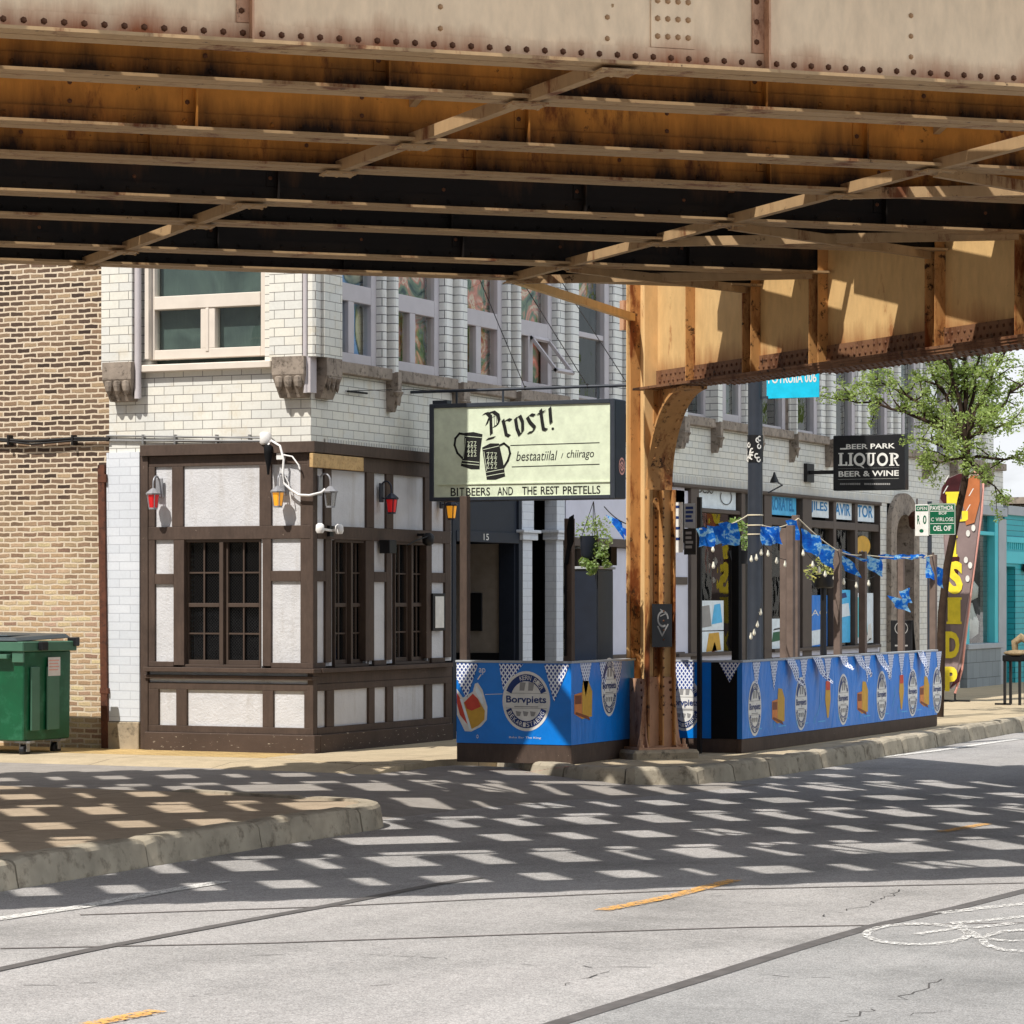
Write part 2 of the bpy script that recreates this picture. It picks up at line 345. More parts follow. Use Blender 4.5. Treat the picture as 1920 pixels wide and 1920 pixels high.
def curtain(name, stops, sc=2.2, dist=2.5):
    q = NT(name, .9, .1); uv = q.coord('UV', (1, 1, 1)); n = q.n('TexNoise', i_Scale=sc, i_Detail=3., i_Distortion=dist); q.l(uv, n.inputs['Vector'])
    q.col(q.ramp(n.outputs['Fac'], stops)); q.bump(q.noise(q.coord('UV', (14, .6, 1)), 2, 2), .5, .03); return q.m
M['cur_front'] = curtain('grey_green_blind', [(.3, C(40,48,52)), (.5, C(84,98,94)), (.7, C(62,72,74))], 1.2, .6)
M['cur_blue'] = curtain('blue_beige_curtain', [(.3, C(90,130,200)), (.46, C(140,176,230)), (.5, C(50,76,76)), (.56, C(236,222,180)), (.8, C(200,190,150))], 1.0, 1.)
M['cur_red'] = curtain('red_patterned_curtain', [(.3, C(60,76,70)), (.44, C(130,146,116)), (.52, C(226,140,120)), (.6, C(236,214,186)), (.72, C(196,60,64))], 1.6, 3)
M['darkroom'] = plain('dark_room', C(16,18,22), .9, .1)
# paint of the elevated structure
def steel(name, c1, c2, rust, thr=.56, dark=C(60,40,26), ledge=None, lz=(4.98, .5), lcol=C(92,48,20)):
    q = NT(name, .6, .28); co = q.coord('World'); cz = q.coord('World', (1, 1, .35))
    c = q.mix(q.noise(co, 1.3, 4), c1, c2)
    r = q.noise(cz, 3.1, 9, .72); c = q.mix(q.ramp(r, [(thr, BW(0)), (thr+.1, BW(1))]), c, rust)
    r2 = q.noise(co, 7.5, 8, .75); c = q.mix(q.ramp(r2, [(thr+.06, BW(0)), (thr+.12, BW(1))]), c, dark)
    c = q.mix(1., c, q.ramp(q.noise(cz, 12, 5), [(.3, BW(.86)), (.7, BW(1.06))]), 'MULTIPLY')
    if ledge:                                  # rust bleeding up from the flange dirt; on inner girders, shade painted dark
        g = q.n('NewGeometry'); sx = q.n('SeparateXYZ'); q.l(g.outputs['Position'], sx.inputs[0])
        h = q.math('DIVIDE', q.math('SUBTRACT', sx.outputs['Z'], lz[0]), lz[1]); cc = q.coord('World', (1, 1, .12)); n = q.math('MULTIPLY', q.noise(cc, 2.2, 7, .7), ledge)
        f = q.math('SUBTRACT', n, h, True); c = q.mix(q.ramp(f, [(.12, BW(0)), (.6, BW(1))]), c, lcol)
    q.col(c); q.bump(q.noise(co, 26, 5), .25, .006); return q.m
M['steel'] = steel('bounce_tinted_steel', C(212,146,64), C(192,122,48), C(120,66,28), .57, C(48,30,18), 1.15, (4.98, .55), C(40,22,10))  # inner girders: bounce glow and dark web foot painted into the colour
M['steel_shade'] = steel('shaded_far_steel', C(92,60,30), C(56,36,20), C(64,38,20), .55, C(24,17,13), 1.9, (4.98, .6), C(18,12,9))  # darker copy for the far girders, their shade put into the colour
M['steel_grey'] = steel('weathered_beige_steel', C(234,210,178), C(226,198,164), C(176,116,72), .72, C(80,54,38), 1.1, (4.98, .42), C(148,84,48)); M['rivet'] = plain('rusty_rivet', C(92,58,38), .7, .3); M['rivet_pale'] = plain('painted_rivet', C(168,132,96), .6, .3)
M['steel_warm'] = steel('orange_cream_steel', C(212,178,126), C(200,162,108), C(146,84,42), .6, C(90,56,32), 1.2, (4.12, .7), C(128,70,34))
M['steel_rust'] = steel('rusty_steel', C(132,96,70), C(108,74,52), C(86,50,30), .5, C(44,30,22))
M['steel_pink'] = steel('faded_brown_steel', C(204,162,132), C(186,142,112), C(120,72,46), .54)
M['steel_col'] = steel('orange_column_paint', C(228,194,142), C(212,170,114), C(132,78,38), .59, C(66,40,24)); M['steel_mid'] = steel('streaked_steel', C(198,152,96), C(176,122,72), C(118,64,30), .5, C(58,36,22))
M['flange'] = steel('flange_steel', C(176,148,112), C(158,128,92), C(110,66,40), .55)
M['tie'] = worn('tarred_timber', C(46,38,32), .3, 6, .9, .1, bump=.3)
M['rail'] = worn('rail_steel', C(90,72,60), .3, 6, .5, .4, .5)
M['concrete'] = worn('pier_concrete', C(168,154,132), .3, 4, .9, .2, bump=.5, bscale=30, dirt=C(96,88,76))
# ground
def asphalt(tint=None):
    q = NT('asphalt', .88, .25); co = q.coord('World')
    a = q.ramp(q.noise(co, .5, 6, .65), [(.3, C(136,134,132)), (.5, C(162,159,157)), (.7, C(170,166,164))])
    sp = q.n('TexVoronoi', i_Scale=95.); q.l(co, sp.inputs['Vector'])
    a = q.mix(1., a, q.ramp(q.noise(co, 85, 4, .85), [(.36, BW(.55)), (.5, BW(1.)), (.64, BW(1.45))]), 'MULTIPLY')
    a = q.mix(1., a, q.ramp(q.noise(co, 30, 6, .75), [(.36, BW(.8)), (.64, BW(1.12))]), 'MULTIPLY')
    cd = q.n('Mapping'); cd.inputs['Rotation'].default_value = (0, 0, R(-2)); cd.inputs['Scale'].default_value = (1.6, .12, 1); g = q.n('NewGeometry'); q.l(g.outputs['Position'], cd.inputs[0])
    a = q.mix(1., a, q.ramp(q.noise(cd.outputs[0], 1., 4), [(.35, BW(.9)), (.65, BW(1.05))]), 'MULTIPLY')
    a = q.mix(q.math('MULTIPLY', q.ramp(q.noise(co, 1.7, 6, .7), [(.6, BW(0)), (.72, BW(1))]), .25), a, C(120,117,116)); a = q.mix(1., a, tint, 'MULTIPLY') if tint else a; q.col(a)
    q.bump(q.math('ADD', q.noise(co, 150, 3), q.math('MULTIPLY', sp.outputs['Distance'], .8)), .5, .006); return q.m
M['asphalt'] = asphalt(); M['asphalt2'] = asphalt((.86, .88, .89, 1))
def slabmat(name, c1, c2, joint=1.5, jc=C(96,88,78)):
    q = NT(name, .88, .2); co = q.coord('World')
    a = q.mix(q.noise(co, .9, 5), c1, c2); a = q.mix(1., a, q.ramp(q.noise(co, 60, 4, .7), [(.3, BW(.82)), (.7, BW(1.1))]), 'MULTIPLY')
    a = q.mix(1., a, q.ramp(q.noise(co, 5, 6), [(.35, BW(.86)), (.65, BW(1.03))]), 'MULTIPLY')
    if joint:
        br = q.n('TexBrick', offset=0., i_Scale=1., i_Mortar_Size=.006, i_Brick_Width=joint, i_Row_Height=joint); q.l(co, br.inputs['Vector']); a = q.mix(br.outputs['Fac'], a, jc)
    q.col(a); q.bump(q.noise(co, 90, 4), .3, .005); return q.m
M['sidewalk'] = slabmat('sidewalk_concrete', C(190,174,146), C(176,160,134))
M['island'] = slabmat('tan_sidewalk', C(180,162,140), C(164,147,126), 1.6)
M['alley'] = slabmat('alley_concrete', C(158,152,146), C(146,140,134), 2.6, C(120,114,108))
M['kerb'] = worn('kerb_concrete', C(168,158,140), .3, 3, .9, .2, bump=.35, bscale=50, dirt=C(112,102,88))
M['cobble'] = brickmat('buff_brick_paving', .2, .1, .008, C(206,178,124), C(190,160,108), C(150,126,90), rough=.9, spec=.15, var=.25)
M['tar'] = worn('crack_sealant', C(98,95,94), .3, 9, .6, .4, bump=.2)
M['tar_faint'] = worn('old_crack_sealant', C(118,112,110), .2, 9, .7, .3, bump=.2)
def roadpaint(name, c, thr):
    q = NT(name, .8, .2); co = q.coord('World'); q.col(c); out = [n for n in q.t.nodes if n.type == 'OUTPUT_MATERIAL'][0]
    tr = q.n('BsdfTransparent'); mx = q.n('MixShader'); q.l(q.ramp(q.noise(co, 26, 7, .8), [(thr, BW(0)), (thr+.08, BW(1))]), mx.inputs[0]); q.l(tr.outputs[0], mx.inputs[1]); q.l(q.b.outputs[0], mx.inputs[2]); q.l(mx.outputs[0], out.inputs[0]); return q.m
M['paint_y'] = roadpaint('worn_yellow_road_paint', C(216,164,92), .44); M['paint_w'] = roadpaint('worn_white_road_paint', C(214,212,208), .42); M['paint_wf'] = roadpaint('faded_white_road_paint', C(222,220,216), .475)
M['spray'] = roadpaint('pink_spray_paint', C(206,96,100), .5)
# prints
def vinyl():
    q = NT('blue_banner_vinyl', .34, .45); co = q.coord('World'); c = q.mix(1., C(0,124,220), q.ramp(q.noise(co, 2.4, 5), [(.3, BW(.84)), (.7, BW(1.05))]), 'MULTIPLY')
    c = q.mix(q.math('MULTIPLY', q.ramp(q.noise(q.coord('World', (2, 2, .6)), 5, 8, .75), [(.6, BW(0)), (.72, BW(1))]), .3), c, C(96,140,176)); q.col(c)
    wr = q.n('TexNoise', i_Scale=3.2, i_Detail=3., i_Distortion=1.2); q.l(q.coord('World', (1, 1, .45)), wr.inputs['Vector']); q.bump(wr.outputs['Fac'], .6, .03); return q.m
M['blue'] = vinyl()
M['blue_dk'] = plain('dark_blue_print', C(26,52,110), .4); M['cream'] = plain('cream_print', C(224,222,216), .4); M['gold'] = plain('gold_print', C(206,160,62), .5)
M['amber_print'] = plain('amber_print', C(214,132,70), .5); M['red_print'] = plain('red_print', C(204,74,58), .5); M['brown_print'] = plain('brown_print', C(128,70,44), .5); M['grey_print'] = plain('grey_print', C(150,148,146), .5); M['blue_mid'] = plain('mid_blue_print', C(84,186,236), .4)
def lozenge():
    q = NT('white_and_blue_lozenges', .6, .2); uv = q.coord('UV'); sx = q.n('SeparateXYZ'); q.l(uv, sx.inputs[0])
    a = q.math('ADD', q.math('MULTIPLY', sx.outputs[0], 22.), q.math('MULTIPLY', sx.outputs[1], 16.)); b = q.math('SUBTRACT', q.math('MULTIPLY', sx.outputs[0], 22.), q.math('MULTIPLY', sx.outputs[1], 16.))
    f = q.math('MULTIPLY', q.math('LESS_THAN', q.math('FRACT', a), .62), q.math('LESS_THAN', q.math('FRACT', b), .62))
    q.col(q.mix(f, C(228,232,240), C(30,62,140))); return q.m
M['loz'] = lozenge()
M['sign_cream'] = plain('sign_cream_acrylic', C(212,221,196), .3, .4); M['ink'] = plain('sign_ink', C(30,30,30), .5)
M['cyan'] = plain('cyan_banner', C(20,188,224), .5); M['cyan_dk'] = plain('cyan_letter', C(40,130,190), .5); M['pale'] = plain('pale_sign_white', C(226,236,242), .4)
M['sgreen'] = plain('sign_green', C(14,92,62), .4); M['sgrey'] = plain('sign_pole_grey', C(52,57,66), .4, .4)
M['flagbrown'] = worn('flag_brown_cloth', C(142,124,122), .25, 2, .8, .2, bump=.1); M['flagdark'] = worn('flag_maroon_cloth', C(70,30,34), .4, 6, .8, .2, bump=.1); M['flagtan'] = worn('flag_orange_cloth', C(184,112,70), .25, 3, .8, .2, bump=.1); M['pinkpole'] = plain('pink_flag_sleeve', C(222,160,146), .6)
M['yellow'] = plain('yellow_letter', C(240,216,60), .6)
M['bin_green'] = worn('green_dumpster_paint', C(6,82,50), .3, 2.5, .38, .5, bump=.12, bscale=14, dirt=C(40,104,74)); M['bin_pale'] = worn('faded_green_rim', C(72,112,92), .15, 4, .45, .4, bump=.1); M['bin_lid'] = worn('grey_plastic_lid', C(62,72,78), .2, 4, .45, .4, bump=.1); M['sticker'] = plain('warning_sticker', C(214,208,204), .5)
M['bark'] = worn('bark', C(62,50,42), .4, 9, .95, .1, bump=.6, bscale=40)
def leafmat(name, c1, c2, c3):
    q = NT(name, .5, .3); g = q.n('NewGeometry'); q.col(q.ramp(g.outputs['Random Per Island'], [(0, c1), (.5, c2), (1, c3)]))
    q.b.inputs['Subsurface Weight'].default_value = 0; out = [n for n in q.t.nodes if n.type == 'OUTPUT_MATERIAL'][0]
    tl = q.n('BsdfTranslucent'); tl.inputs[0].default_value = (.36, .48, .10, 1); mx = q.n('MixShader', i_Fac=.42); q.l(q.b.outputs[0], mx.inputs[1]); q.l(tl.outputs[0], mx.inputs[2]); q.l(mx.outputs[0], out.inputs[0]); return q.m
M['leaf'] = leafmat('spring_leaves', (.15, .22, .05, 1), (.29, .38, .11, 1), (.42, .5, .2, 1)); M['leaf2'] = leafmat('planter_leaves', (.10, .18, .04, 1), (.24, .36, .10, 1), (.5, .58, .4, 1))
M['bulb'] = emis('bulb_glass', C(230,226,210), C(255,240,200), .05, .15)

# ================================================================ GROUND
def structure(mb, name, mat, **k): return tag(mb.build(name, mat, **k), kind='structure')
mb = MB(); mb.add([(-160,-160,RD),(160,-160,RD),(160,260,RD),(-160,260,RD)], [(0,1,2,3)]); structure(mb, 'road', M['asphalt'])
mk = [onz(x, y, RD) for x, y in [(925,1447),(955,1458),(1010,1467),(1090,1474),(1180,1477),(1310,1474),(1400,1463),(1500,1448),(1600,1431),(1700,1412),(1800,1393),(1900,1375)]]
mk = [(p.x, p.y) for p in mk]; mk += [(4.95, 14), (4.95, 90)]
lk = [(4.80, -40), (4.75, -20), (4.66, -12.4), (4.58, -9.7), (4.55, -7.35)]+[(3.80+.75*math.cos(R(a)), -7.35+.95*math.sin(R(a))) for a in (15, 30, 45, 60, 75)]+[(3.3, -6.3), (2.0, -5.95), (-40, -5.75)]
def offs(path, d):
    out = []
    for i, p in enumerate(path):
        a, b = path[max(i-1, 0)], path[min(i+1, len(path)-1)]; dx, dy = b[0]-a[0], b[1]-a[1]; L = math.hypot(dx, dy)
        out.append((p[0]-dy/L*d, p[1]+dx/L*d))
    return out
def resample(path, step):
    out = [path[0]]; acc = 0
    for a, b in zip(path, path[1:]):
        L = math.hypot(b[0]-a[0], b[1]-a[1]); t = step-acc
        while t < L: out.append((a[0]+(b[0]-a[0])*t/L, a[1]+(b[1]-a[1])*t/L)); t += step
        acc = L-(t-step)
    return out
def kerb(path, seg, top=.15, jit=.0):
    mb = MB(); rs = resample(path, .12); per = int(seg/.12); prof = [(0, RD-.1), (0, RD+.01), (.012, RD+.08), (.026, top-.035), (.045, top-.01), (.075, top), (.2, top), (.2, RD-.1)]
    nrm = offs(rs, 1.)
    i = 0
    while i < len(rs)-1:
        k = per+random.choice((-1, 0, 0, 1)); j = min(i+k, len(rs)-1); dz = random.uniform(-.006, .006); dd = random.uniform(-.006, .006)
        rings = []
        for q in range(i, j+1):
            p, n = rs[q], (nrm[q][0]-rs[q][0], nrm[q][1]-rs[q][1]); sh = .02 if q in (i, j) else 0
            if q in (i, j):
                o = rs[q+1] if q == i else rs[q-1]; p = (p[0]+(o[0]-p[0])*.06, p[1]+(o[1]-p[1])*.06)
            rings.append([(p[0]+n[0]*(d+dd+sh), p[1]+n[1]*(d+dd+sh), z+(dz-sh if z > RD+.02 else 0)+random.uniform(-.0015, .0015)) for d, z in prof])
        n = len(prof); vsx = [v for r in rings for v in r]
        mb.add(vsx, [(a*n+b, a*n+b+1, (a+1)*n+b+1, (a+1)*n+b) for a in range(len(rings)-1) for b in range(n-1)]+[tuple(range(n)), tuple(range(len(vsx)-n, len(vsx)))[::-1]], 0, False)
        i = j
    return mb
structure(kerb(mk[:-1], .95), 'kerb', M['kerb'])
structure(kerb(lk[1:-1], 1.6), 'kerb', M['kerb'])
inn = offs(mk, .19)
mb = MB(); pol = [(-.0, -1.0)]+[(inn[0][0]-.5, -1.75)]+inn+[(-1, 90), (-1, 0.0), (0, 0)]
mb.prism(pol, RD-.2, SW); structure(mb, 'sidewalk', M['sidewalk'])
inl = offs(lk, .19); mb = MB(); mb.prism(inl+[(-40, -40)], RD-.2, SW); structure(mb, 'sidewalk', M['island'])
mb = MB(); ns = [-40, -10, 0, 2.6, 3.4, 4.2, 4.9, 5.4]; zs_ = [.075, .075, .075, .06, .03, 0, -.03, RD+.004]
vsx = []; [vsx.extend([(a, -7.2, z if a < 4 else RD-.03), (a, -.4, z)]) for a, z in zip(ns, zs_)]
mb.add(vsx, [(2*i, 2*i+2, 2*i+3, 2*i+1) for i in range(len(ns)-1)]); structure(mb, 'alley', M['alley'])
mb = MB(); mb.box(-9, -.003, -1.0, 0, RD-.2, .126); structure(mb, 'brick_paving', M['cobble'])
mb = MB(); mb.prism([(-1.003, RD-.2), (-1.003, .124), (-1.75, .116), (-2.3, .06), (-2.3, RD-.2)], -30, .6, 'x')
mb.prism([(inn[0][0]-.4, 0), (inn[0][0]-.4, 1), (.6, 1)], 0, .001) if False else None
mb.prism([(-1.0, RD-.2), (-1.0, SW-.004), (-1.72, SW-.008), (-2.35, .05), (-2.35, RD-.2)], .601, inn[0][0]-.25, 'x'); structure(mb, 'concrete_strip', M['sidewalk'])
def ground_strip(pxs, wid, mat, name, z=RD+.004):
    pts = [onz(x, y, z) for x, y in pxs]; mb = MB(); P = resample([(p.x, p.y) for p in pts], .25); P.append((pts[-1].x, pts[-1].y))
    L = offs(P, wid/2); Rr = offs(P, -wid/2); n = len(P)
    jit = [random.uniform(-.12, .12)*wid*(.25 if 'marking' in name else 1) for _ in P]
    mb.add([(a[0], a[1]+j*.5, z) for a, j in zip(L, jit)]+[(a[0], a[1]+j*.5, z) for a, j in zip(Rr, jit)], [(i, i+1, n+i+1, n+i) for i in range(n-1)])
    o = structure(mb, name, mat, fixn=False); return o
ground_strip([(-100,1838),(180,1778),(420,1733),(640,1693),(820,1657),(900,1645)], .09, M['tar'], 'tar_seam', RD+.005)
ground_strip([(1000,1932),(1150,1885),(1330,1830),(1500,1776),(1640,1735),(1790,1703),(1960,1660)], .10, M['tar'], 'tar_seam', RD+.005)
ground_strip([(0,1778),(500,1768),(960,1752),(1400,1738),(1920,1730)], .035, M['tar_faint'], 'tar_seam', RD+.004)
ground_strip([(150,1715),(600,1700),(960,1683),(1300,1668),(1920,1655)], .04, M['tar_faint'], 'tar_seam', RD+.004)
ground_strip([(-60,1730),(150,1700),(300,1672),(420,1652)], .13, M['paint_w'], 'lane_marking', RD+.007)
ground_strip([(1560,1430),(1750,1408),(1960,1378)], .12, M['paint_w'], 'lane_marking', RD+.007)
for a in ([(1128,1706),(1250,1682),(1378,1649)], [(1765,1559),(1850,1544)], [(165,1920),(240,1905),(297,1894)]): ground_strip(a, .11, M['paint_y'], 'lane_marking', RD+.008)
ground_strip([(1760,1712),(1860,1700),(1960,1690)], .1, M['paint_wf'], 'bike_lane_marking', RD+.007)
ground_strip([(1800,1730),(1960,1714)], .08, M['paint_wf'], 'bike_lane_marking', RD+.007)
ground_strip([(985,1449),(1040,1440),(1075,1436)], .05, M['spray'], 'utility_marking', SW+.003); ground_strip([(900,1444),(960,1442),(1010,1441)], .03, M['spray'], 'utility_marking', SW+.004)
seam = [onz(x, y, RD) for x, y in [(960,1944),(1000,1932),(1150,1885),(1330,1830),(1500,1776),(1640,1735),(1790,1703),(1960,1660),(2100,1625)]]
mb = MB(); P_ = [(p.x, p.y, RD+.002) for p in seam]; far = [(p.x+14, p.y-4, RD+.002) for p in seam]; n_ = len(P_); mb.add(P_+far, [(i, i+1, n_+i+1, n_+i) for i in range(n_-1)]); structure(mb, 'road_lane', M['asphalt2'], fixn=False)
def crack(pxs, seed, wid=.007):
    rg = random.Random(seed); pts = [onz(x, y, RD) for x, y in pxs]; P = resample([(p.x, p.y) for p in pts], .07); P = [(a+rg.gauss(0, .022), b+rg.gauss(0, .022)) for a, b in P]; mb = MB(); z = RD+.0035
    L, R_ = offs(P, wid/2), offs(P, -wid/2)
    for i in range(len(P)-1):
        if rg.random() < .4: continue
        k = rg.uniform(.5, 1.6); f = lambda p, c: (c[0]+(p[0]-c[0])*k, c[1]+(p[1]-c[1])*k, z); mb.add([f(L[i], P[i]), f(L[i+1], P[i+1]), f(R_[i+1], P[i+1]), f(R_[i], P[i])], [(0, 1, 2, 3)])
    structure(mb, 'road_crack', M['crack'], fixn=False)
M['crack'] = plain('dark_crack', C(84,82,81), .9, .1)
for k, c in enumerate(([(1570,1925),(1640,1885),(1700,1870),(1765,1836)], [(1535,1720),(1620,1700),(1690,1668)], [(950,1808),(1080,1812),(1245,1815)], [(1055,1850),(1100,1832),(1160,1822)], [(20,1850),(120,1846),(200,1842)], [(450,1790),(700,1790),(860,1800)], [(1225,1690),(1290,1684),(1360,1680)], [(1560,1900),(1700,1905),(1800,1895)], [(340,1872),(420,1858)], [(700,1850),(760,1842)], [(1430,1828),(1560,1836)])): crack(c, k)
# bike symbol seen at a low angle near the right edge
def ringpx(cx, cy, rx, ry, wpx=7):
    mb = MB(); z = RD+.009; N = 40
    o = [onz(cx+rx*math.cos(2*math.pi*i/N), cy+ry*math.sin(2*math.pi*i/N), z) for i in range(N)]; q = [onz(cx+(rx-wpx*2.4)*math.cos(2*math.pi*i/N), cy+(ry-wpx*.55)*math.sin(2*math.pi*i/N), z) for i in range(N)]
    mb.add(o+q, [(i, (i+1) % N, N+(i+1) % N, N+i) for i in range(N)]); return structure(mb, 'bike_symbol_marking', M['paint_wf'], fixn=False)
ringpx(1720, 1751, 104, 21); ringpx(1925, 1763, 90, 22)
ground_strip([(1720,1751),(1800,1738),(1850,1764),(1925,1763)], .07, M['paint_wf'], 'bike_symbol_marking', RD+.009); ground_strip([(1790,1728),(1810,1742),(1900,1730)], .07, M['paint_wf'], 'bike_symbol_marking', RD+.0095)

# ================================================================ CORNER BUILDING
B = thing('corner_building', 'white glazed-brick corner building with brown half-timbered ground floor and row of shopfronts', 'building', (0, 0, SW))
def part(mb, name, mat, parent=None, bevel=0., **k): return mb.build(name, mat, parent or B, bevel=bevel, **k)
ZT = 9.4; UE = 28.6
zf = lambda py: ZF(560, py, -.06)
z_beam_t, z_beam_b = zf(828), zf(849)
# --- core, roof and plain brick
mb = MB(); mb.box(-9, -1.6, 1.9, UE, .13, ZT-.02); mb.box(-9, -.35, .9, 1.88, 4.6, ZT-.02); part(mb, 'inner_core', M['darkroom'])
mb = MB(); mb.box(-9, -.02, .02, UE-.02, ZT, ZT+.3); part(mb, 'roof', M['stone'])
mb = MB(); mb.box(-2.62, 0, 0, .3, 3.5, 4.4); mb.box(-.3, 0, .302, UE, 3.62, 4.4); mb.box(-2.6, -.02, .06, .3, 7.3, ZT); mb.box(-.3, -.1, .302, UE, 7.4, ZT)
mb.box(-2.62, -2.3, .0, .3, 4.402, ZT); mb.box(-.3, -.01, UE-.6, UE, .13, 3.618)
part(mb, 'brick_wall', M['glazed'])
mb = MB(); mb.box(-.3, .012, .302, UE-.62, 3.5, 3.618); part(mb, 'soldier_course', M['soldier'])
mb = MB(); mb.box(X(205)-.02, X(264)-.0, -.03, .3, ZF(230,1352), 3.5); part(mb, 'painted_pier', M['painted'])
mb = MB(); mb.box(X(205)-.04, X(264)-.0, -.05, .3, SW-.15, ZF(230,1353)); part(mb, 'pier_foot', M['concrete'], bevel=.01)
# --- front upper window bay
zs0 = 4.42
def pilaster(poly2, z0, z1, mat='glazed_pil'):
    m_ = MB(); m_.prism(poly2, z0, z1); return part(m_, 'pilaster', M[mat])
x0, x1 = X(190, -.15), X(247, -.15); pilaster([(x0, -.15), (x1, -.15), (x1, .0), (x0, .0)], 4.44, ZT, 'glazed')
x2, x3 = X(505, -.15), X(566, -.15); pilaster([(x2, -.15), (x3, -.15), (x3, -.0), (x2, -.0)], 4.5, ZT, 'glazed')
pilaster([(x3+.075, -.15), (.10, -.15), (.13, -.12), (.13, .42), (x3+.2, .42), (x3+.2, .0), (x3+.075, .0)], 4.5, ZT, 'glazed')
m_ = MB(); m_.tube([(x3+.035, -.13, 4.1), (x3+.035, -.13, ZT)], .03, 10); part(m_, 'downpipe', M['frame_grey']); m_ = MB(); m_.tube([(x1+.05, -.1, 4.1), (x1+.05, -.1, ZT)], .04, 10); part(m_, 'downpipe', M['frame_grey'])
m_ = MB(); m_.box(X(281,-.02), X(274,-.02), -.05, .1, 4.55, ZT); part(m_, 'window_trim', M['frame_pink'])
m_ = MB(); m_.box(X(256,-.0)-.02, X(281, 0), .0, .3, 4.402, ZT); m_.box(X(500,.04), -.02, .0, .3, 4.402, ZT); part(m_, 'brick_wall', M['glazed'])
m_ = MB(); m_.box(X(257,-.09), X(507,-.09), -.09, .1, ZF(380,694,-.09), ZF(380,680,-.09)); part(m_, 'window_sill', M['frame_pink'], bevel=.01)
def window(fr_boxes, panes, fmat, cur, axis, pos, parent=None, name='window'):
    m_ = MB(); [m_.box(*b) for b in fr_boxes]; wv = part(m_, name, fmat, parent, bevel=.006)
    for p in panes:
        g = MB(); a, b, z0, z1 = p
        if axis == 'y': g.add([(a, pos, z0), (b, pos, z0), (b, pos, z1), (a, pos, z1)], [(0, 1, 2, 3)])
        else: g.add([(pos, a, z0), (pos, b, z0), (pos, b, z1), (pos, a, z1)], [(0, 1, 2, 3)])
        part(g, 'pane', M['glass'], wv)
    if cur is not None:
        a, b, z0, z1, d = cur[:5]; g = MB()
        if axis == 'y': g.box(a, b, d, d+.02, z0, z1)
        else: g.box(d-.02, d, a, b, z0, z1)
        part(g, 'curtain', cur[5], wv)
    return wv
u = .06; fx0, fx1 = X(281, u), X(501, u)
zz = lambda py: ZF(380, py, u)
fb = [(fx0, X(293,u), u-.04, u+.08, zz(672), 7.3), (X(492,u), fx1, u-.04, u+.08, zz(672), 7.3), (X(293,u), X(492,u), u-.04, u+.08, zz(672), zz(654)), (X(293,u), X(492,u), u-.05, u+.08, zz(578), zz(553)),
      (X(379,u), X(406,u), u-.038, u+.08, zz(654), zz(578)), (X(293,u), X(492,u), u-.02, u+.08, 7.1, 7.3), (X(389,u), X(395,u), u-.05, u-.02, zz(660), zz(578))]
window(fb, [(X(293,u), X(379,u), zz(654), zz(578)), (X(406,u), X(492,u), zz(654), zz(578)), (X(293,u), X(492,u), zz(553), 7.1)], M['frame_pink'], (fx0, fx1, 4.5, 7.3, .16, M['cur_front']), 'y', u+.03)
# --- stone corbels
def corbel(cx, cy, wx, wy, zt, h, nx, ny, name='corbel'):
    m_ = MB(); m_.box(cx-wx/2, cx+wx/2, cy-wy/2, cy+wy/2, zt-h*.45, zt)
    b = [(cx-wx/2, cy-wy/2), (cx+wx/2, cy-wy/2), (cx+wx/2, cy+wy/2), (cx-wx/2, cy+wy/2)]
    k = .78; s = [(cx-wx/2*(k if not nx else 1)-(0 if nx >= 0 else -wx*.3), cy-wy/2+(wy*.45 if ny < 0 else wy*.1)), (cx+wx/2-(wx*.45 if nx > 0 else wx*.1), cy-wy/2+(wy*.45 if ny < 0 else wy*.1)), (cx+wx/2-(wx*.45 if nx > 0 else wx*.1), cy+wy/2-(0 if ny < 0 else wy*.1)), (cx-wx/2+(0 if nx > 0 else wx*.1), cy+wy/2-(0 if ny < 0 else wy*.1))]
    m_.add([(x, y, zt-h*.45) for x, y in b]+[(x, y, zt-h) for x, y in s], [(0,1,5,4),(1,2,6,5),(2,3,7,6),(3,0,4,7),(4,5,6,7)])
    for t in (-.3, 0, .3):                      # carved leaf lobes
        if ny < 0: c = (cx+wx*t, cy-wy*.38, zt-h*.62)
        else: c = (cx+wx*.38, cy+wy*t, zt-h*.62)
        m_.lathe((c[0], c[1], c[2]), [(.008, -h*.22), (wx*.10, -h*.12), (wx*.13, 0), (.05, h*.12), (.01, h*.16)], 8)
    part(m_, name, M['stone'], bevel=.01)
zc = ZF(540, 668, -.2)
corbel(X(219,-.2), -.1, X(246,-.2)-X(192,-.2), .22, ZF(219,679,-.2), .44, 0, -1)
corbel(X(540,-.2), -.1, X(568,-.2)-X(508,-.2), .22, zc, .45, 0, -1)
m_ = MB(); m_.box(X(570,-.14), X(582,-.14), -.14, 0, zc-.4, zc); part(m_, 'corbel_return', M['frame_grey'])
corbel(.06, .24, .22, .36, zc, .45, 1, 0)
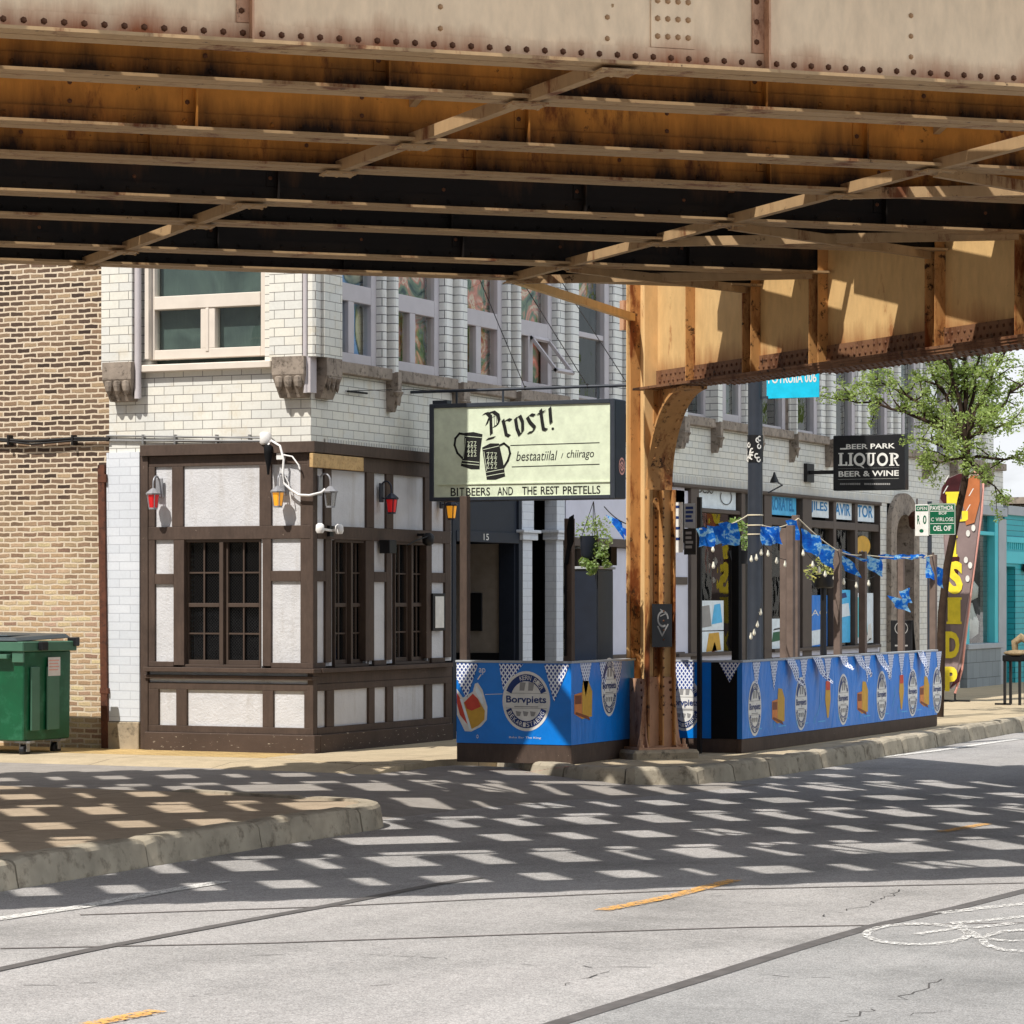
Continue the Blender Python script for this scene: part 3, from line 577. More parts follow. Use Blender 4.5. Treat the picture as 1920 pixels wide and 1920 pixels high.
# --- street-side upper bays
zsl, zsb = 4.5, 4.36
m_ = MB(); m_.box(-.28, .09, .45, UE-.05, zsb, zsl); part(m_, 'sill_band', M['stone'], bevel=.012)
WINS = [(620, 700, 'cur_blue'), (748, 818, 'cur_red'), (877, 936, 'cur_red'), (978, 1030, 'cur_red'), (1086, 1135, None), (1196, 1242, None), (1290, 1330, None), (1347, 1386, 'cur_front'), (1430, 1467, None), (1494, 1526, None), (1568, 1597, None), (1632, 1658, None), (1690, 1714, 'cur_front'), (1745, 1768, None), (1795, 1815, None)]
pn, wn = .13, -.1
edges = [(U(a, pn) if i else .42, U(b, wn)) for i, (a, b, c) in enumerate(WINS)]
for i, (ws, we) in enumerate(edges):
    nxt = edges[i+1][0] if i+1 < len(edges) else we+1.0
    cur = WINS[i][2]; zt = 7.3; n = wn
    w_ = we-ws
    fm = M['frame_grey']
    if i not in (4, 8, 9, 10, 11, 13, 14, 5, 6):
        zm0, zm1 = 5.22, 5.42
        m2 = .5*(ws+we)+.04
        fb = [(n-.08, n+.03, ws-.08, ws+.06, zsl, zt), (n-.08, n+.03, we-.11, we+.02, zsl, zt), (n-.08, n+.028, ws+.06, we-.11, zsl, zsl+.13), (n-.08, n+.028, ws+.06, we-.11, zm0, zm1), (n-.08, n+.026, m2-.07, m2+.07, zsl+.13, zm0), (n-.08, n+.028, ws+.06, we-.11, 7.15, zt)]
        pan = [(ws+.06, m2-.07, zsl+.13, zm0), (m2+.07, we-.11, zsl+.13, zm0), (ws+.06, we-.11, zm1, 7.15)]
        if i == 3: pan = [(ws+.06, m2-.07, zsl+.13, zm0), (ws+.06, we-.11, zm1, 7.15)]
    else:
        zm0, zm1 = 5.35, 5.42
        fb = [(n-.08, n+.03, ws-.08, ws+.03, zsl, zt), (n-.08, n+.05, we-.14, we+.02, zsl, zt), (n-.08, n+.028, ws+.03, we-.14, zsl, zsl+.06), (n-.08, n+.028, ws+.03, we-.14, zm0, zm1), (n-.08, n+.028, ws+.03, we-.14, 7.2, zt)]
        pan = [(ws+.03, we-.14, zsl+.06, zm0), (ws+.03, we-.14, zm1, 7.2)]
    cm = M[cur] if cur else None
    wv = window(fb, pan, fm, (ws-.1, we+.05, zsl, 7.3, n-.12, cm) if cm else (ws-.1, we+.05, 5.9 if i == 4 else 6.2, 7.3, n-.2, M['cur_front'] if i % 2 else M['cur_red']), 'x', n-.02)
    if i == 3:                                  # tilted-out sash
        h = zm0-zsl-.13; a0, a1 = m2-.02, we-.1; c = Vector((n+.03, (a0+a1)/2, zm0)); dn = Vector((.62, 0, -.78))
        s_ = MB(); ctr = c+dn*h/2; nn = Vector((.78, 0, .62))
        for q in ((c+dn*.02), (c+dn*(h-.02))): s_.obox(q, (0, (a1-a0)/2, 0), dn*.025, nn*.02)
        for q in (a0+.025, a1-.025): s_.obox((ctr.x, q, ctr.z), (0, .025, 0), dn*h/2, nn*.02)
        sh = part(s_, 'tilted_sash', fm, wv)
    # pilaster beyond the window: two stepped, rounded shafts
    a = we; b = nxt; mid = a+(b-a)*.5
    def rnd(n0, n1, ua, ub):
        r = .05; return [(n0, ua), (n1-r, ua)]+[(n1-r+r*math.sin(R(t)), ua+r-r*math.cos(R(t))) for t in (30, 60)]+[(n1, ua+r), (n1, ub), (n0, ub)]
    pilaster(rnd(wn-.1, .03, a+.02, mid-.012), zsl, ZT); pilaster(rnd(wn-.1, pn, mid+.012, b-.01), zsl-.05, ZT)
    m_ = MB(); m_.box(wn-.1, .0, mid-.02, mid+.02, zsl, ZT); part(m_, 'pilaster_joint', M['stone'])
    corbel(.075, (mid+b)/2+.02, .17, min(.3, (b-mid)*.9), zsl-.052 if False else zsb+.1, .46, 1, 0)

# --- half-timbered tavern front: front face (u = 0) and street face (n = 0)
T = MB(); W = MB(); BB = MB()
def ft(px0, px1, py0, py1, pr=.06, mbx=None, back=.04): (mbx or T).box(X(px0,-pr), X(px1,-pr), -pr, back, zf(py1), zf(py0))
PH = .003
ft(263, 277, 849.5, 1412, .075); ft(277, 580, 849.5, 870, .055)
for a, b, c, d in ((277,290,870,1243),(322,343,870,985),(486,508,870,985),(563,583,870,985),(563,583,1010,1243),(325,345,1010,1250),(492,508,1010,1250)): 
    if (a, b) == (277, 290): ft(a, b, 870, 985, .06); ft(a, b, 1010, 1243, .06)
    else: ft(a, b, c, d, .06)
ft(277, 582, 985, 1010, .064); ft(290, 325, 1075, 1095, .058); ft(508, 563, 1070, 1090, .058)
ft(277, 325, 1243, 1253, .062); ft(508, 582, 1243, 1253, .062)
ft(268, 588, 1253.5, 1262, .15); ft(270, 585, 1268, 1275.5, .10); ft(270, 585, 1283, 1296, .06)
for a, b in ((270,297),(330,350),(492,512),(570,583)): ft(a, b, 1296, 1365, .06)
ft(270, 583, 1365, 1378, .064)
T.box(X(262,-.12), .11, -.12, .1, z_beam_b, z_beam_t)
BB.box(X(270,-.1), .10, -.1, .04, SW-.1, zf(1378)); BB.box(.04, .10, .042, U(850,.1), SW-.1, zf(1378))
# stucco infill
W.box(X(276), X(344), -.03, .04, zf(1250), zf(868)); W.box(X(493), -.012, -.03, .04, zf(1250), zf(868)); W.box(X(345), X(492.5), -.03, .04, zf(1010), zf(868)); W.box(X(269), -.012, -.03, .04, zf(1380), zf(1262)); W.box(X(344.5), X(492.8), -.028, .04, zf(1261), zf(1250.5))
UT = lambda px, pr=.06: U(px, pr)
def st(px0, px1, py0, py1, pr=.06, mbx=None, back=-.04):
    (mbx or T).box(back, pr, max(UT(px0, pr), .0425) if px0 <= 583 else UT(px0, pr), UT(px1, pr), zf(py1), zf(py0))
st(583, 846, 849.5, 878, .062)
for a, b in ((583,588),(609,622),(688,702),(725,738),(797,810),(835,846)): st(a, b, 878, 985, .06)
st(583, 846, 985, 1010, .064)
for a, b in ((583,588),(611,622),(686,702),(725,735),(800,810),(835,846)): st(a, b, 1010, 1243, .06)
for a, b in ((588,611),(702,725),(810,835)): st(a, b, 1070, 1090, .058); st(a, b, 1243, 1253, .062)
st(583, 850, 1253.5, 1262, .13); st(583, 848, 1262.5, 1283, .05); st(583, 848, 1283, 1296, .06)
for a, b in ((583,588),(613,627),(692,703),(726,738),(798,811),(836,848)): st(a, b, 1296, 1365, .06)
st(583, 848, 1365, 1378, .064)
T.box(-.04, .11, .102, UT(850, .1), z_beam_b, z_beam_t)
for a, b, c, d in ((583,622,1250,868),(686,735,1250,868),(800,846,1250,868),(583,846,1380,1262)): W.box(-.04, .03, max(UT(a,.03), .0415), UT(b,.03), zf(c), zf(d))
for a, b in ((622.3,685.6),(735.3,799.6)): W.box(-.04, .0295, UT(a,.03), UT(b,.03), zf(1011), zf(868))
W.box(-.011, .03, -.029, .041, zf(1380), zf(868))     # corner post core
T.box(-.01, .062, -.062, .0415, zf(1378), zf(1262)); T.box(-.01, .0605, -.0605, .0415, zf(1253), z_beam_b)
part(T, 'timber_frame', M['timber_worn'], bevel=.004); part(W, 'stucco_panel', M['stucco']); part(BB, 'base_board', M['baseboard'], bevel=.008)
m_ = MB(); m_.box(.064, .11, UT(587,.11), UT(682,.11), zf(877), zf(851)); part(m_, 'bare_board', M['wood'], bevel=.004)
# casement windows of the tavern
def casement(axis, a0, a1, z0, z1, pos, nsash=2):
    sg = 1 if axis == 'y' else -1; f = MB(); mt = MB(); le = MB()
    def bx(mbx, p, q, d0, d1, r, s):
        if axis == 'y': mbx.box(p, q, pos+d0, pos+d1, r, s)
        else: mbx.box(pos-d1, pos-d0, p, q, r, s)
    wd = (a1-a0); bx(f, a0, a0+.02, -.03, .1, z0, z1); bx(f, a1-.02, a1, -.03, .1, z0, z1); bx(f, a0+.02, a1-.02, -.029, .1, z1-.03, z1); bx(f, a0+.02, a1-.02, -.031, .1, z0, z0+.03)
    c = (a0+a1)/2; bx(f, c-.025, c+.025, -.03, .1, z0+.03, z1-.03); zm = z0+(z1-z0)*.485
    for s0, s1 in ((a0+.02, c-.025), (c+.025, a1-.02)):
        bx(f, s0, s0+.035, .02, .07, z0+.03, z1-.03); bx(f, s1-.03, s1, .02, .07, z0+.03, z1-.03); bx(f, s0+.035, s1-.03, .019, .07, zm-.02, zm+.025); bx(f, s0+.035, s1-.03, .021, .07, z0+.03, z0+.08)
        sm = (s0+s1)/2
        for r, s in ((z0+.08, zm-.02), (zm+.025, z1-.03)):
            q = (r+s)/2; bx(mt, sm-.009, sm+.009, .03, .05, r, s); bx(mt, s0+.035, s1-.03, .032, .048, q-.009, q+.009)
        ps = [(s0+.03, z0+.05), (s1-.02, z1-.03)]; A0, A1, Z0, Z1 = ps[0][0], ps[1][0], ps[0][1], ps[1][1]; stp = .036; k = Z0-(A1-A0)
        pl = Plane((A0, pos+.0555, Z0) if axis == 'y' else (pos-.0555, A0, Z0), (1, 0, 0) if axis == 'y' else (0, 1, 0), (0, 0, 1)); wdt, hgt = A1-A0, Z1-Z0
        n = int((wdt+hgt)/stp)+2
        for i in range(n):
            t = i*stp; x_a, y_a = (0, t) if t < hgt else (t-hgt, hgt); x_b, y_b = (t, 0) if t < wdt else (wdt, t-wdt)
            if x_a < wdt: line(le, pl, [(x_a, y_a), (x_b, y_b)], 0, .0035); line(le, pl, [(wdt-x_a, y_a), (wdt-x_b, y_b)], .0005, .0035)
    o = part(f, 'window', M['timber'], bevel=.003); part(mt, 'muntin', M['timber'], o); part(le, 'lead_lattice', M['black'], o)
    g = MB()
    if axis == 'y': g.add([(a0, pos+.062, z0), (a1, pos+.062, z0), (a1, pos+.062, z1), (a0, pos+.062, z1)], [(0,1,2,3)])
    else: g.add([(pos-.062, a0, z0), (pos-.062, a1, z0), (pos-.062, a1, z1), (pos-.062, a0, z1)], [(0,1,2,3)])
    part(g, 'pane', M['glass_dark'], o)
    return o
casement('y', X(345), X(492), zf(1253), zf(1010), -.01)
casement('x', U(622, 0), U(686, 0), zf(1253), zf(1010), .01); casement('x', U(735, 0), U(800, 0), zf(1253), zf(1010), .01)
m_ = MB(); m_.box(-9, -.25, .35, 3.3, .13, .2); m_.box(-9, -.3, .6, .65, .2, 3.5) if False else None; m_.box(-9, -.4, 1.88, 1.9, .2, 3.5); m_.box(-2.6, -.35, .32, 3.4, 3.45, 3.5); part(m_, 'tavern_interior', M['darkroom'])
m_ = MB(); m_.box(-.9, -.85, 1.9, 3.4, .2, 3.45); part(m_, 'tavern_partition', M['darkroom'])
# menu case on the street face
m_ = MB(); m_.box(.06, .09, UT(812,.09), UT(835,.09), zf(1188), zf(1112)); o = part(m_, 'menu_case', M['black'], bevel=.004); m_ = MB(); m_.box(.0905, .094, UT(816,.09), UT(832,.09), zf(1182), zf(1118)); part(m_, 'menu_sheet', M['cream'], o)
# --- entrance
u0, u1 = UT(850, 0), 5.42
zE0 = ZS(930, 1018); zE1 = ZS(930, 998)
m_ = MB(); m_.box(-1.4, -.06, u1, u1+.12, .13, 3.5); part(m_, 'vestibule_wall', M['greydoor'])
m_ = MB(); m_.box(-.03, .05, u0, u1, zE0, zE1); m_.box(X(937,u1-.02), -.0, u1-.05, u1-.002, .13, zE0); m_.box(-.06, .04, u0-.1, u0, .13, 3.49); m_.box(-1.4, -.061, u1-.03, u1-.001, zE0, zE0+.12); m_.box(-.04, .05, u1-.02, u1+.1, zE0-2.5, 3.49); part(m_, 'door_frame', M['navy'], bevel=.004)
m_ = MB(); m_.box(-.05, .02, u0, u1-.02, zE1, 3.49); part(m_, 'transom_panel', M['navy']); m_ = MB(); pl = Plane((.052, 0, 0), (0, 1, 0), (0, 0, 1)); zc_ = (zE0+zE1)/2; text(m_, pl, '15', 4.35, 4.5, zc_-.04, zc_+.04, 0); part(m_, 'house_number', M['cream'], fixn=False)
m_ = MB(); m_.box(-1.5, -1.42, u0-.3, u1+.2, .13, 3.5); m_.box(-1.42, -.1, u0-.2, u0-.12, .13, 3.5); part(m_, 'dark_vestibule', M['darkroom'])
m_ = MB(); m_.box(X(881,u1), X(905,u1), u1-.03, u1-.001, ZF(893,1183,u1), ZF(893,1112,u1)); part(m_, 'notice_board', M['black'], bevel=.004)
m_ = MB(); m_.box(-1.4, -.1, u1-.02, u1-.002, .13, ZF(893,1224,u1)); part(m_, 'vestibule_skirting', M['black'])
# white columns by the second doorway
for a, b in ((977, 1000), (1042, 1058)):
    ua, ub = U(a, .05), U(b, .05); m_ = MB(); zc_ = ZS(a, 1012, .1)
    m_.box(-.12, .05, ua+.03, ub-.03, .13, zc_); m_.box(-.12, .10, ua-.04, ub+.04, zc_, zc_+.09); m_.box(-.12, .13, ua-.08, ub+.08, zc_+.09, zc_+.13); m_.box(-.12, .06, ua+.02, ub, zc_+.13, 3.49)
    part(m_, 'white_column', M['painted'], bevel=.006)
m_ = MB(); m_.box(-.5, -.42, U(1000), U(1046), .13, 3.5); part(m_, 'dark_doorway', M['blackmatte']); 
m_ = MB(); m_.box(-.13, -.02, U(1000,.05), U(1042,.05), ZS(1020,935), 3.49); part(m_, 'door_head', M['black'])
# shopfront between the doorway and the girder column
ua, ub = U(1058, .02), U(1262, .02)
m_ = MB(); m_.box(-.12, -.0, ua+.1, ub+.5, ZS(1140,1012), 3.49); m_.box(-.12, 0, ua+.1, ub+.5, .13, 1.0); part(m_, 'shop_wall', M['lav'])
m_ = MB(); m_.box(-.14, .03, ua+.12, ub+.4, ZS(1140,1026), ZS(1140,1010)); m_.box(-.14, .05, ua+.12, ub+.4, 1.0, 1.06); m_.box(-.14, .02, UT(1092,.02), UT(1096,.02), 1.06, 2.5); part(m_, 'shop_frame', M['frame_stone'], bevel=.005)
m_ = MB(); m_.box(-.14, -.05, UT(1155,0), ub, 1.061, ZS(1140,1027)); part(m_, 'shop_panel', M['lav'])
g = MB(); g.add([(-.06, ua, 1.06), (-.06, UT(1154,0), 1.06), (-.06, UT(1154,0), 2.6), (-.06, ua, 2.6)], [(0,1,2,3)]); part(g, 'shop_glass', M['glass_shop'])
# --- long shopfront (liquor shop)
zsill = ZS(1340, 1222); uS0, uS1 = UT(1288), UT(1652)
def sb(mbx, px0, px1, py0, py1, d0=-.12, d1=.03, ref=None):
    ref = ref or (px0+px1)/2; mbx.box(d0, d1, U(px0), U(px1), ZS(ref, py1), ZS(ref, py0))
PF = MB(); m_ = MB(); m_.box(-.12, .0, U(1262), U(1290), .13, 3.4); part(m_, 'white_pier', M['lav']); m_ = MB(); m_.box(-.1, .02, U(1262), U(1287), ZS(1275,1096), ZS(1275,1082)); part(m_, 'pier_trim', M['frame_stone'])
HF = MB(); HF.box(-.14, .06, U(1255), uS1+.05, 3.44, 3.498); HF.box(-.1, .075, UT(1262), uS1, 3.455, 3.4975); 
for a, b in ((1290,1305),(1385,1392),(1428,1442),(1500,1517)): HF.box(-.12, .05, U(a), U(b), .13, 3.44)
for a in (1562.5, 1603): HF.box(-.12, .03, U(a)-.07, U(a)+.07, zsill, 3.44)
HF.box(-.12, .05, U(1645), uS1, .13, 3.44)
zt0 = ZS(1580, 993); zt1 = ZS(1580, 979)
HF.box(-.12, .028, U(1517), U(1645), zt0, zt1); HF.box(-.12, .028, U(1442), U(1500), zt0, zt1); HF.box(-.12, .028, U(1305), U(1385), ZS(1340,962), ZS(1340,955))
part(HF, 'shopfront_frame', M['frame_stone'], bevel=.006)
BK = MB(); BK.box(-.14, .04, U(1262), U(1385), .13, zsill); BK.box(-.14, .04, U(1428), uS1, .13, zsill); part(BK, 'shop_bulkhead', M['lav'])
BK = MB(); BK.box(-.15, .1, U(1262), U(1385), zsill-.05, zsill); BK.box(-.15, .1, U(1442), uS1-.1, zsill-.05, zsill); BK.box(-.15, .07, U(1262), U(1385), zsill-.2, zsill-.13); BK.box(-.15, .07, U(1442), uS1-.1, zsill-.2, zsill-.13); part(BK, 'shop_sill', M['frame_stone'], bevel=.006)
m_ = MB(); m_.box(-1.6, -1.55, UT(1058), uS1+3, .13, 3.6); m_.box(-1.55, -.15, UT(1062), uS1, 3.4, 3.45); m_.box(-1.55, -.16, UT(1062), uS1, .13, .16); part(m_, 'shop_interior', M['interior'])
for a, b, z0, z1 in ((1305,1385,zsill,ZS(1340,962)),(1442,1500,zsill,zt0),(1517,1645,zsill,zt0),(1305,1385,ZS(1340,955),3.44)):
    g = MB(); g.add([(-.06, U(a), z0), (-.06, U(b), z0), (-.06, U(b), z1), (-.06, U(a), z1)], [(0,1,2,3)]); part(g, 'shop_glass', M['glass_shop'])
m_ = MB(); m_.box(-.085, -.08, U(1392), U(1428), .13, 3.44); part(m_, 'shop_door', M['black'])
def transom(a, b, s, py0, py1, bgm, fg):
    z0, z1 = ZS((a+b)/2, py1), ZS((a+b)/2, py0); m_ = MB(); m_.box(-.09, -.03, U(a), U(b), z0, z1); o = part(m_, 'transom_sign', bgm)
    if s:
        m_ = MB(); pl = Plane((-.026, 0, 0), (0, 1, 0), (0, 0, 1)); ua, ub = U(a), U(b); text(m_, pl, s, ua+(ub-ua)*.1, ub-(ub-ua)*.08, z0+(z1-z0)*.2, z1-(z1-z0)*.2, 0, bold=.02); part(m_, 'lettering', fg, o, fixn=False)
transom(1443, 1496, 'RORATEL', 925, 966, M['blue_mid'], M['cyan_dk']); transom(1519, 1557, 'JILES', 933, 970, M['pale'], M['cyan_dk']); transom(1565, 1600, 'AVIR', 937, 974, M['pale'], M['cyan_dk']); transom(1607, 1642, 'TOR', 940, 978, M['pale'], M['cyan_dk'])
transom(1308, 1383, None, 915, 954, M['pale'], None)
m_ = MB(); pl = Plane((-.02, 0, 0), (0, 1, 0), (0, 0, 1)); text(m_, pl, 'FOCSO', U(1306), U(1340), ZS(1325,925), ZS(1325,910), 0); ell(m_, pl, U(1364), ZS(1364,932), .25, .12, .001, n=20, a0=150, a1=400, r_in=.9); part(m_, 'transom_lettering', M['black'], fixn=False)
# posters and goods in the windows
def poster(a, b, py0, py1, stripes, d=-.045):
    rf = (a+b)/2; z0, z1 = ZS(rf, py1), ZS(rf, py0); m_ = MB(); m_.box(d-.004, d, U(a), U(b), z0, z1); o = part(m_, 'window_poster', stripes[0]); pl = Plane((d+.002, 0, 0), (0, 1, 0), (0, 0, 1)); ua, ub = U(a), U(b)
    for x0, x1, y0, y1, mt in stripes[1:]:
        m2 = MB(); poly(m2, pl, [(ua+(ub-ua)*x0, z0+(z1-z0)*y0), (ua+(ub-ua)*x1, z0+(z1-z0)*(y0+.06)), (ua+(ub-ua)*(x1-.08), z0+(z1-z0)*y1), (ua+(ub-ua)*(x0+.1), z0+(z1-z0)*(y1-.04))], 0); part(m2, 'poster_print', mt, o, fixn=False)
    return o
poster(1311, 1362, 1126, 1182, [M['pale'], (.1,.55,.08,.85,M['grey_print']), (.55,.95,.2,.9,M['blue_mid'])]); poster(1311, 1362, 1184, 1224, [M['pale'], (.35,.9,.05,.95,M['gold']), (.55,.75,.02,.5,M['brown_print'])])
o = poster(1519, 1556, 1116, 1212, [M['blue'], (.0,.9,.0,.34,M['pale'])]); m_ = MB(); pl = Plane((-.04, 0, 0), (0, 1, 0), (0, 0, 1)); text(m_, pl, 'JAO', U(1520), U(1555), ZS(1538,1158), ZS(1538,1143), 0); ell(m_, pl, U(1549), ZS(1549,1136), .05, .025, 0); part(m_, 'lettering', M['cream'], o, fixn=False)
poster(1567, 1599, 1106, 1205, [M['blue_mid'], (.0,.98,.45,.75,M['pale']), (.1,.8,.8,.95,M['blue_dk'])]); poster(1606, 1642, 1112, 1206, [M['pale'], (.0,.7,.1,.95,M['teal']), (.62,.95,.0,.4,M['cream']), (.65,.9,.02,.1,M['red_print'])]); 
m_ = MB(); pl = Plane((-.04, 0, 0), (0, 1, 0), (0, 0, 1)); ell(m_, pl, U(1622), ZS(1622,1023), .42, .17, 0, n=24); part(m_, 'round_yellow_sign', M['gold'], fixn=False)
poster(1452, 1476, 1160, 1218, [M['pale'], (.0,.9,.25,.6,M['sgreen']), (.1,.9,.62,.72,M['black'])])
# arched stone doorway
uA, uB = U(1662), U(1715); uc = (uA+uB)/2; zt = ZS(1690, 925); zsp = ZS(1690, 1000); zsp2 = ZS(1690,1040)
def arch(hw, zspring, ztop, n=8):
    L = [(uc-hw, .13), (uc-hw, zspring)]+[(uc-hw+hw*(1-math.cos(R(90*i/n)))*1., zspring+(ztop-zspring)*math.sin(R(90*i/n))**.8) for i in range(1, n+1)]
    Rr = [(2*uc-a, b) for a, b in L[:-1]][::-1]; return L+Rr
o_, i_ = arch((uB-uA)/2, zsp, zt), arch((uB-uA)/2*.62, zsp-.1, zt-.38)
m_ = MB(); n = len(o_); 
vsx = [(.09, a, b) for a, b in o_]+[(.09, a, b) for a, b in i_]+[(-.5, a, b) for a, b in i_]+[(.0, a, b) for a, b in o_]
m_.add(vsx, [(i, i+1, n+i+1, n+i) for i in range(n-1)]+[(n+i, n+i+1, 2*n+i+1, 2*n+i) for i in range(n-1)]+[(i, i+1, 3*n+i+1, 3*n+i) for i in range(n-1)]); part(m_, 'arched_doorway', M['stone'])
m_ = MB(); m_.prism(i_, -.5, -.42, 'x') ; part(m_, 'arch_door', M['flagdark'])
m_ = MB(); m_.box(-.38, -.3, uc-.1, uc+.5, ZS(1690,1090), ZS(1690,985)); part(m_, 'door_panel', M['frame_grey'])
m_ = MB(); m_.box(.02, .06, uS1-.0, uS1+.02, 1, 2) if False else m_.box(-.3, -.0, uS1+.05, uA+.02, .13, 3.5); m_.box(-.3, .0, uB-.02, U(1800), .13, 3.5); part(m_, 'shop_wall', M['glazed'])
m_ = MB(); m_.tube([(.3, uc, 3.6), (.3, uc, ZS(1690,950,.3))], .012); m_.lathe((.3, uc, ZS(1690,990,.3)), [(.1, 0), (.14, .05), (.16, .22), (.1, .3), (.02, .34)], 6); part(m_, 'porch_lantern', M['copper'])
# display window with pale teal frame
ua, ub = U(1804), U(1880); za = ZS(1840, 1216); zb = ZS(1840, 958)
m_ = MB(); m_.box(-.3, .1, ua, ub-.5, .1, za); part(m_, 'grey_bulkhead', M['greybrick']); m_ = MB(); m_.box(-.3, .13, ua, ub-.4, za, za+.1); m_.box(-.2, .08, U(1866), U(1880), .13, 3.4); m_.box(-.2, .1, ua-.1, ub, zb+.1, 3.45); part(m_, 'shop_trim', M['grey_trim'], bevel=.008)
m_ = MB(); m_.box(-.1, .06, ua, U(1812), za+.1, zb+.1); m_.box(-.1, .06, U(1860), U(1866), za+.1, zb+.1); m_.box(-.1, .05, U(1812), U(1860), zb, zb+.099); m_.box(-.1, .05, U(1812), U(1860), ZS(1840,1003), ZS(1840,996)); wv = part(m_, 'display_window', M['teal'], bevel=.005)
g = MB(); g.add([(-.06, ua, za), (-.06, ub, za), (-.06, ub, zb), (-.06, ua, zb)], [(0,1,2,3)]); part(g, 'pane', M['glass'], wv)
m_ = MB()
for q, (a, b, h, r) in enumerate(((1822,1190,.5,.16),(1836,1180,.9,.2),(1850,1188,.6,.18),(1843,1120,.5,.24),(1828,1140,.4,.2))): m_.lathe((-.35, U(a), ZS(a, b)), [(.05, -.1), (r, 0), (r*1.05, h*.4), (r*.6, h*.7), (.06, h)], 10)
part(m_, 'shop_goods', M['cream'], wv)
m_ = MB(); m_.box(-1.5, -.4, ua, ub, .13, za); m_.box(-1.55, -1.5, ua, ub, .13, 3.5); part(m_, 'display_back', M['interior'], wv)
# ================================================================ BRICK BUILDING (left) and TEAL SHOP (right)
BL = thing('brick_building', 'weathered common-brick building with dark upper courses behind green dumpster', 'building', (-4, .1, SW))
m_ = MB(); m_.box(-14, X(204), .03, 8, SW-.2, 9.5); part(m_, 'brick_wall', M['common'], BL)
m_ = MB(); xp = X(197, -.02); m_.bar((xp-.03, -.03, ZF(190,872)), (xp+.02, -.03, SW), .085, .07, up=(0, 1, 0)); m_.box(xp-.07, xp+.04, -.07, .03, ZF(190,905), ZF(190,890)); m_.box(xp-.04, xp+.07, -.07, .03, ZF(195,1300), ZF(195,1290)); part(m_, 'downpipe', M['copper'], BL)
m_ = MB(); pts = [(X(p,-.03), -.03, ZF(p, q)) for p, q in ((-60,826),(0,824),(60,828),(140,822),(205,823))]; m_.tube(pts, .018); m_.tube([(p[0], p[1]-.01, p[2]-.025+.01*math.sin(i*2.)) for i, p in enumerate(pts)], .012)
for p in (20, 140): m_.box(X(p)-.012, X(p)+.012, -.06, .03, ZF(p,835), ZF(p,816))
part(m_, 'cable_run', M['wire'], BL)
TS = thing('teal_shop', 'teal clapboard shop with dark open doorway at the far right edge', 'shop', (0, UE+1, SW))
m_ = MB(); m_.box(-8, -.2, UE+.05, UE+8, .0, 3.3); part(m_, 'shop_body', M['interior'], TS)
zd = ZS(1890, 1062)
m_ = MB(); m_.box(-.19, .02, UE+.06, UE+8, zd, 3.5); m_.box(-.19, .02, U(1902), UE+8, .1, zd-.0); part(m_, 'clapboard_wall', M['clap'], TS)
m_ = MB(); m_.box(.02, .06, UE+.06, UE+8, 2.95, 3.06); [m_.box(.02, .045, UE+.1+k*.16, UE+.15+k*.16, zd+.35, 2.95) for k in range(40)]; m_.box(.02, .05, UE+.06, UE+8, zd+.06, zd+.3); part(m_, 'fascia_boards', M['teal'], TS)
m_ = MB(); m_.box(-.1, .09, UE+.06, UE+8.1, 3.5, 3.68); part(m_, 'cornice', M['grey_trim'], TS)
m_ = MB(); m_.box(-.18, -.14, UE+.4, U(1902), .13, zd-.02); part(m_, 'door_leaf', M['tealdk'], TS)
m_ = MB(); m_.box(.06, .1, U(1912), U(1912)+.8, ZS(1915,1072), ZS(1915,1058)); part(m_, 'name_plate', M['black'], TS)
TH = thing('far_building', 'tan brick building with pale roof line rising behind the teal shop', 'building', (-3, UE+12, SW))
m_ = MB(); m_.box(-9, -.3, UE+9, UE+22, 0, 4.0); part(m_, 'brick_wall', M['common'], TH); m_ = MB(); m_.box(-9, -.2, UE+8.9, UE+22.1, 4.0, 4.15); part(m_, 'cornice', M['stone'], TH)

# ================================================================ ELEVATED RAILWAY
EL = thing('elevated_railway', 'rust-stained ochre steel elevated railway crossing over the street on a riveted column', 'railway bridge', (3.7, .8, SW))
GA = R(42.2); gd = Vector((math.cos(GA), math.sin(GA), 0)); gq = Vector((-math.sin(GA), math.cos(GA), 0))
CA = R(-40); ad = Vector((math.cos(CA), math.sin(CA), 0)); bd = Vector((-math.sin(CA), math.cos(CA), 0))
K = Vector((3.70, .80, 0)); C0 = Vector((3.85, .68, 0))
GQ = [-15.31, -14.06, -12.20, -10.81, -8.89, -7.51, -5.51, -4.23]
GB, GT = 4.96, 6.08
def GP(s, q, z): p = gd*s+gq*q; return Vector((p.x, p.y, z))
def scross(q):
    t = (q-C0.dot(gq))/ad.dot(gq); return (C0+ad*t).dot(gd)
def onq(px, py, q):
    r = ray(px, py); return O+r*((q-O.dot(gq))/r.dot(gq))
SP = lambda px, q: onq(px, 200, q).dot(gd)
def gbox(mb, s0, s1, q0, q1, z0, z1, m=0): mb.obox(GP((s0+s1)/2, (q0+q1)/2, (z0+z1)/2), gd*(s1-s0)/2, gq*(q1-q0)/2, Vector((0, 0, (z1-z0)/2)), m)
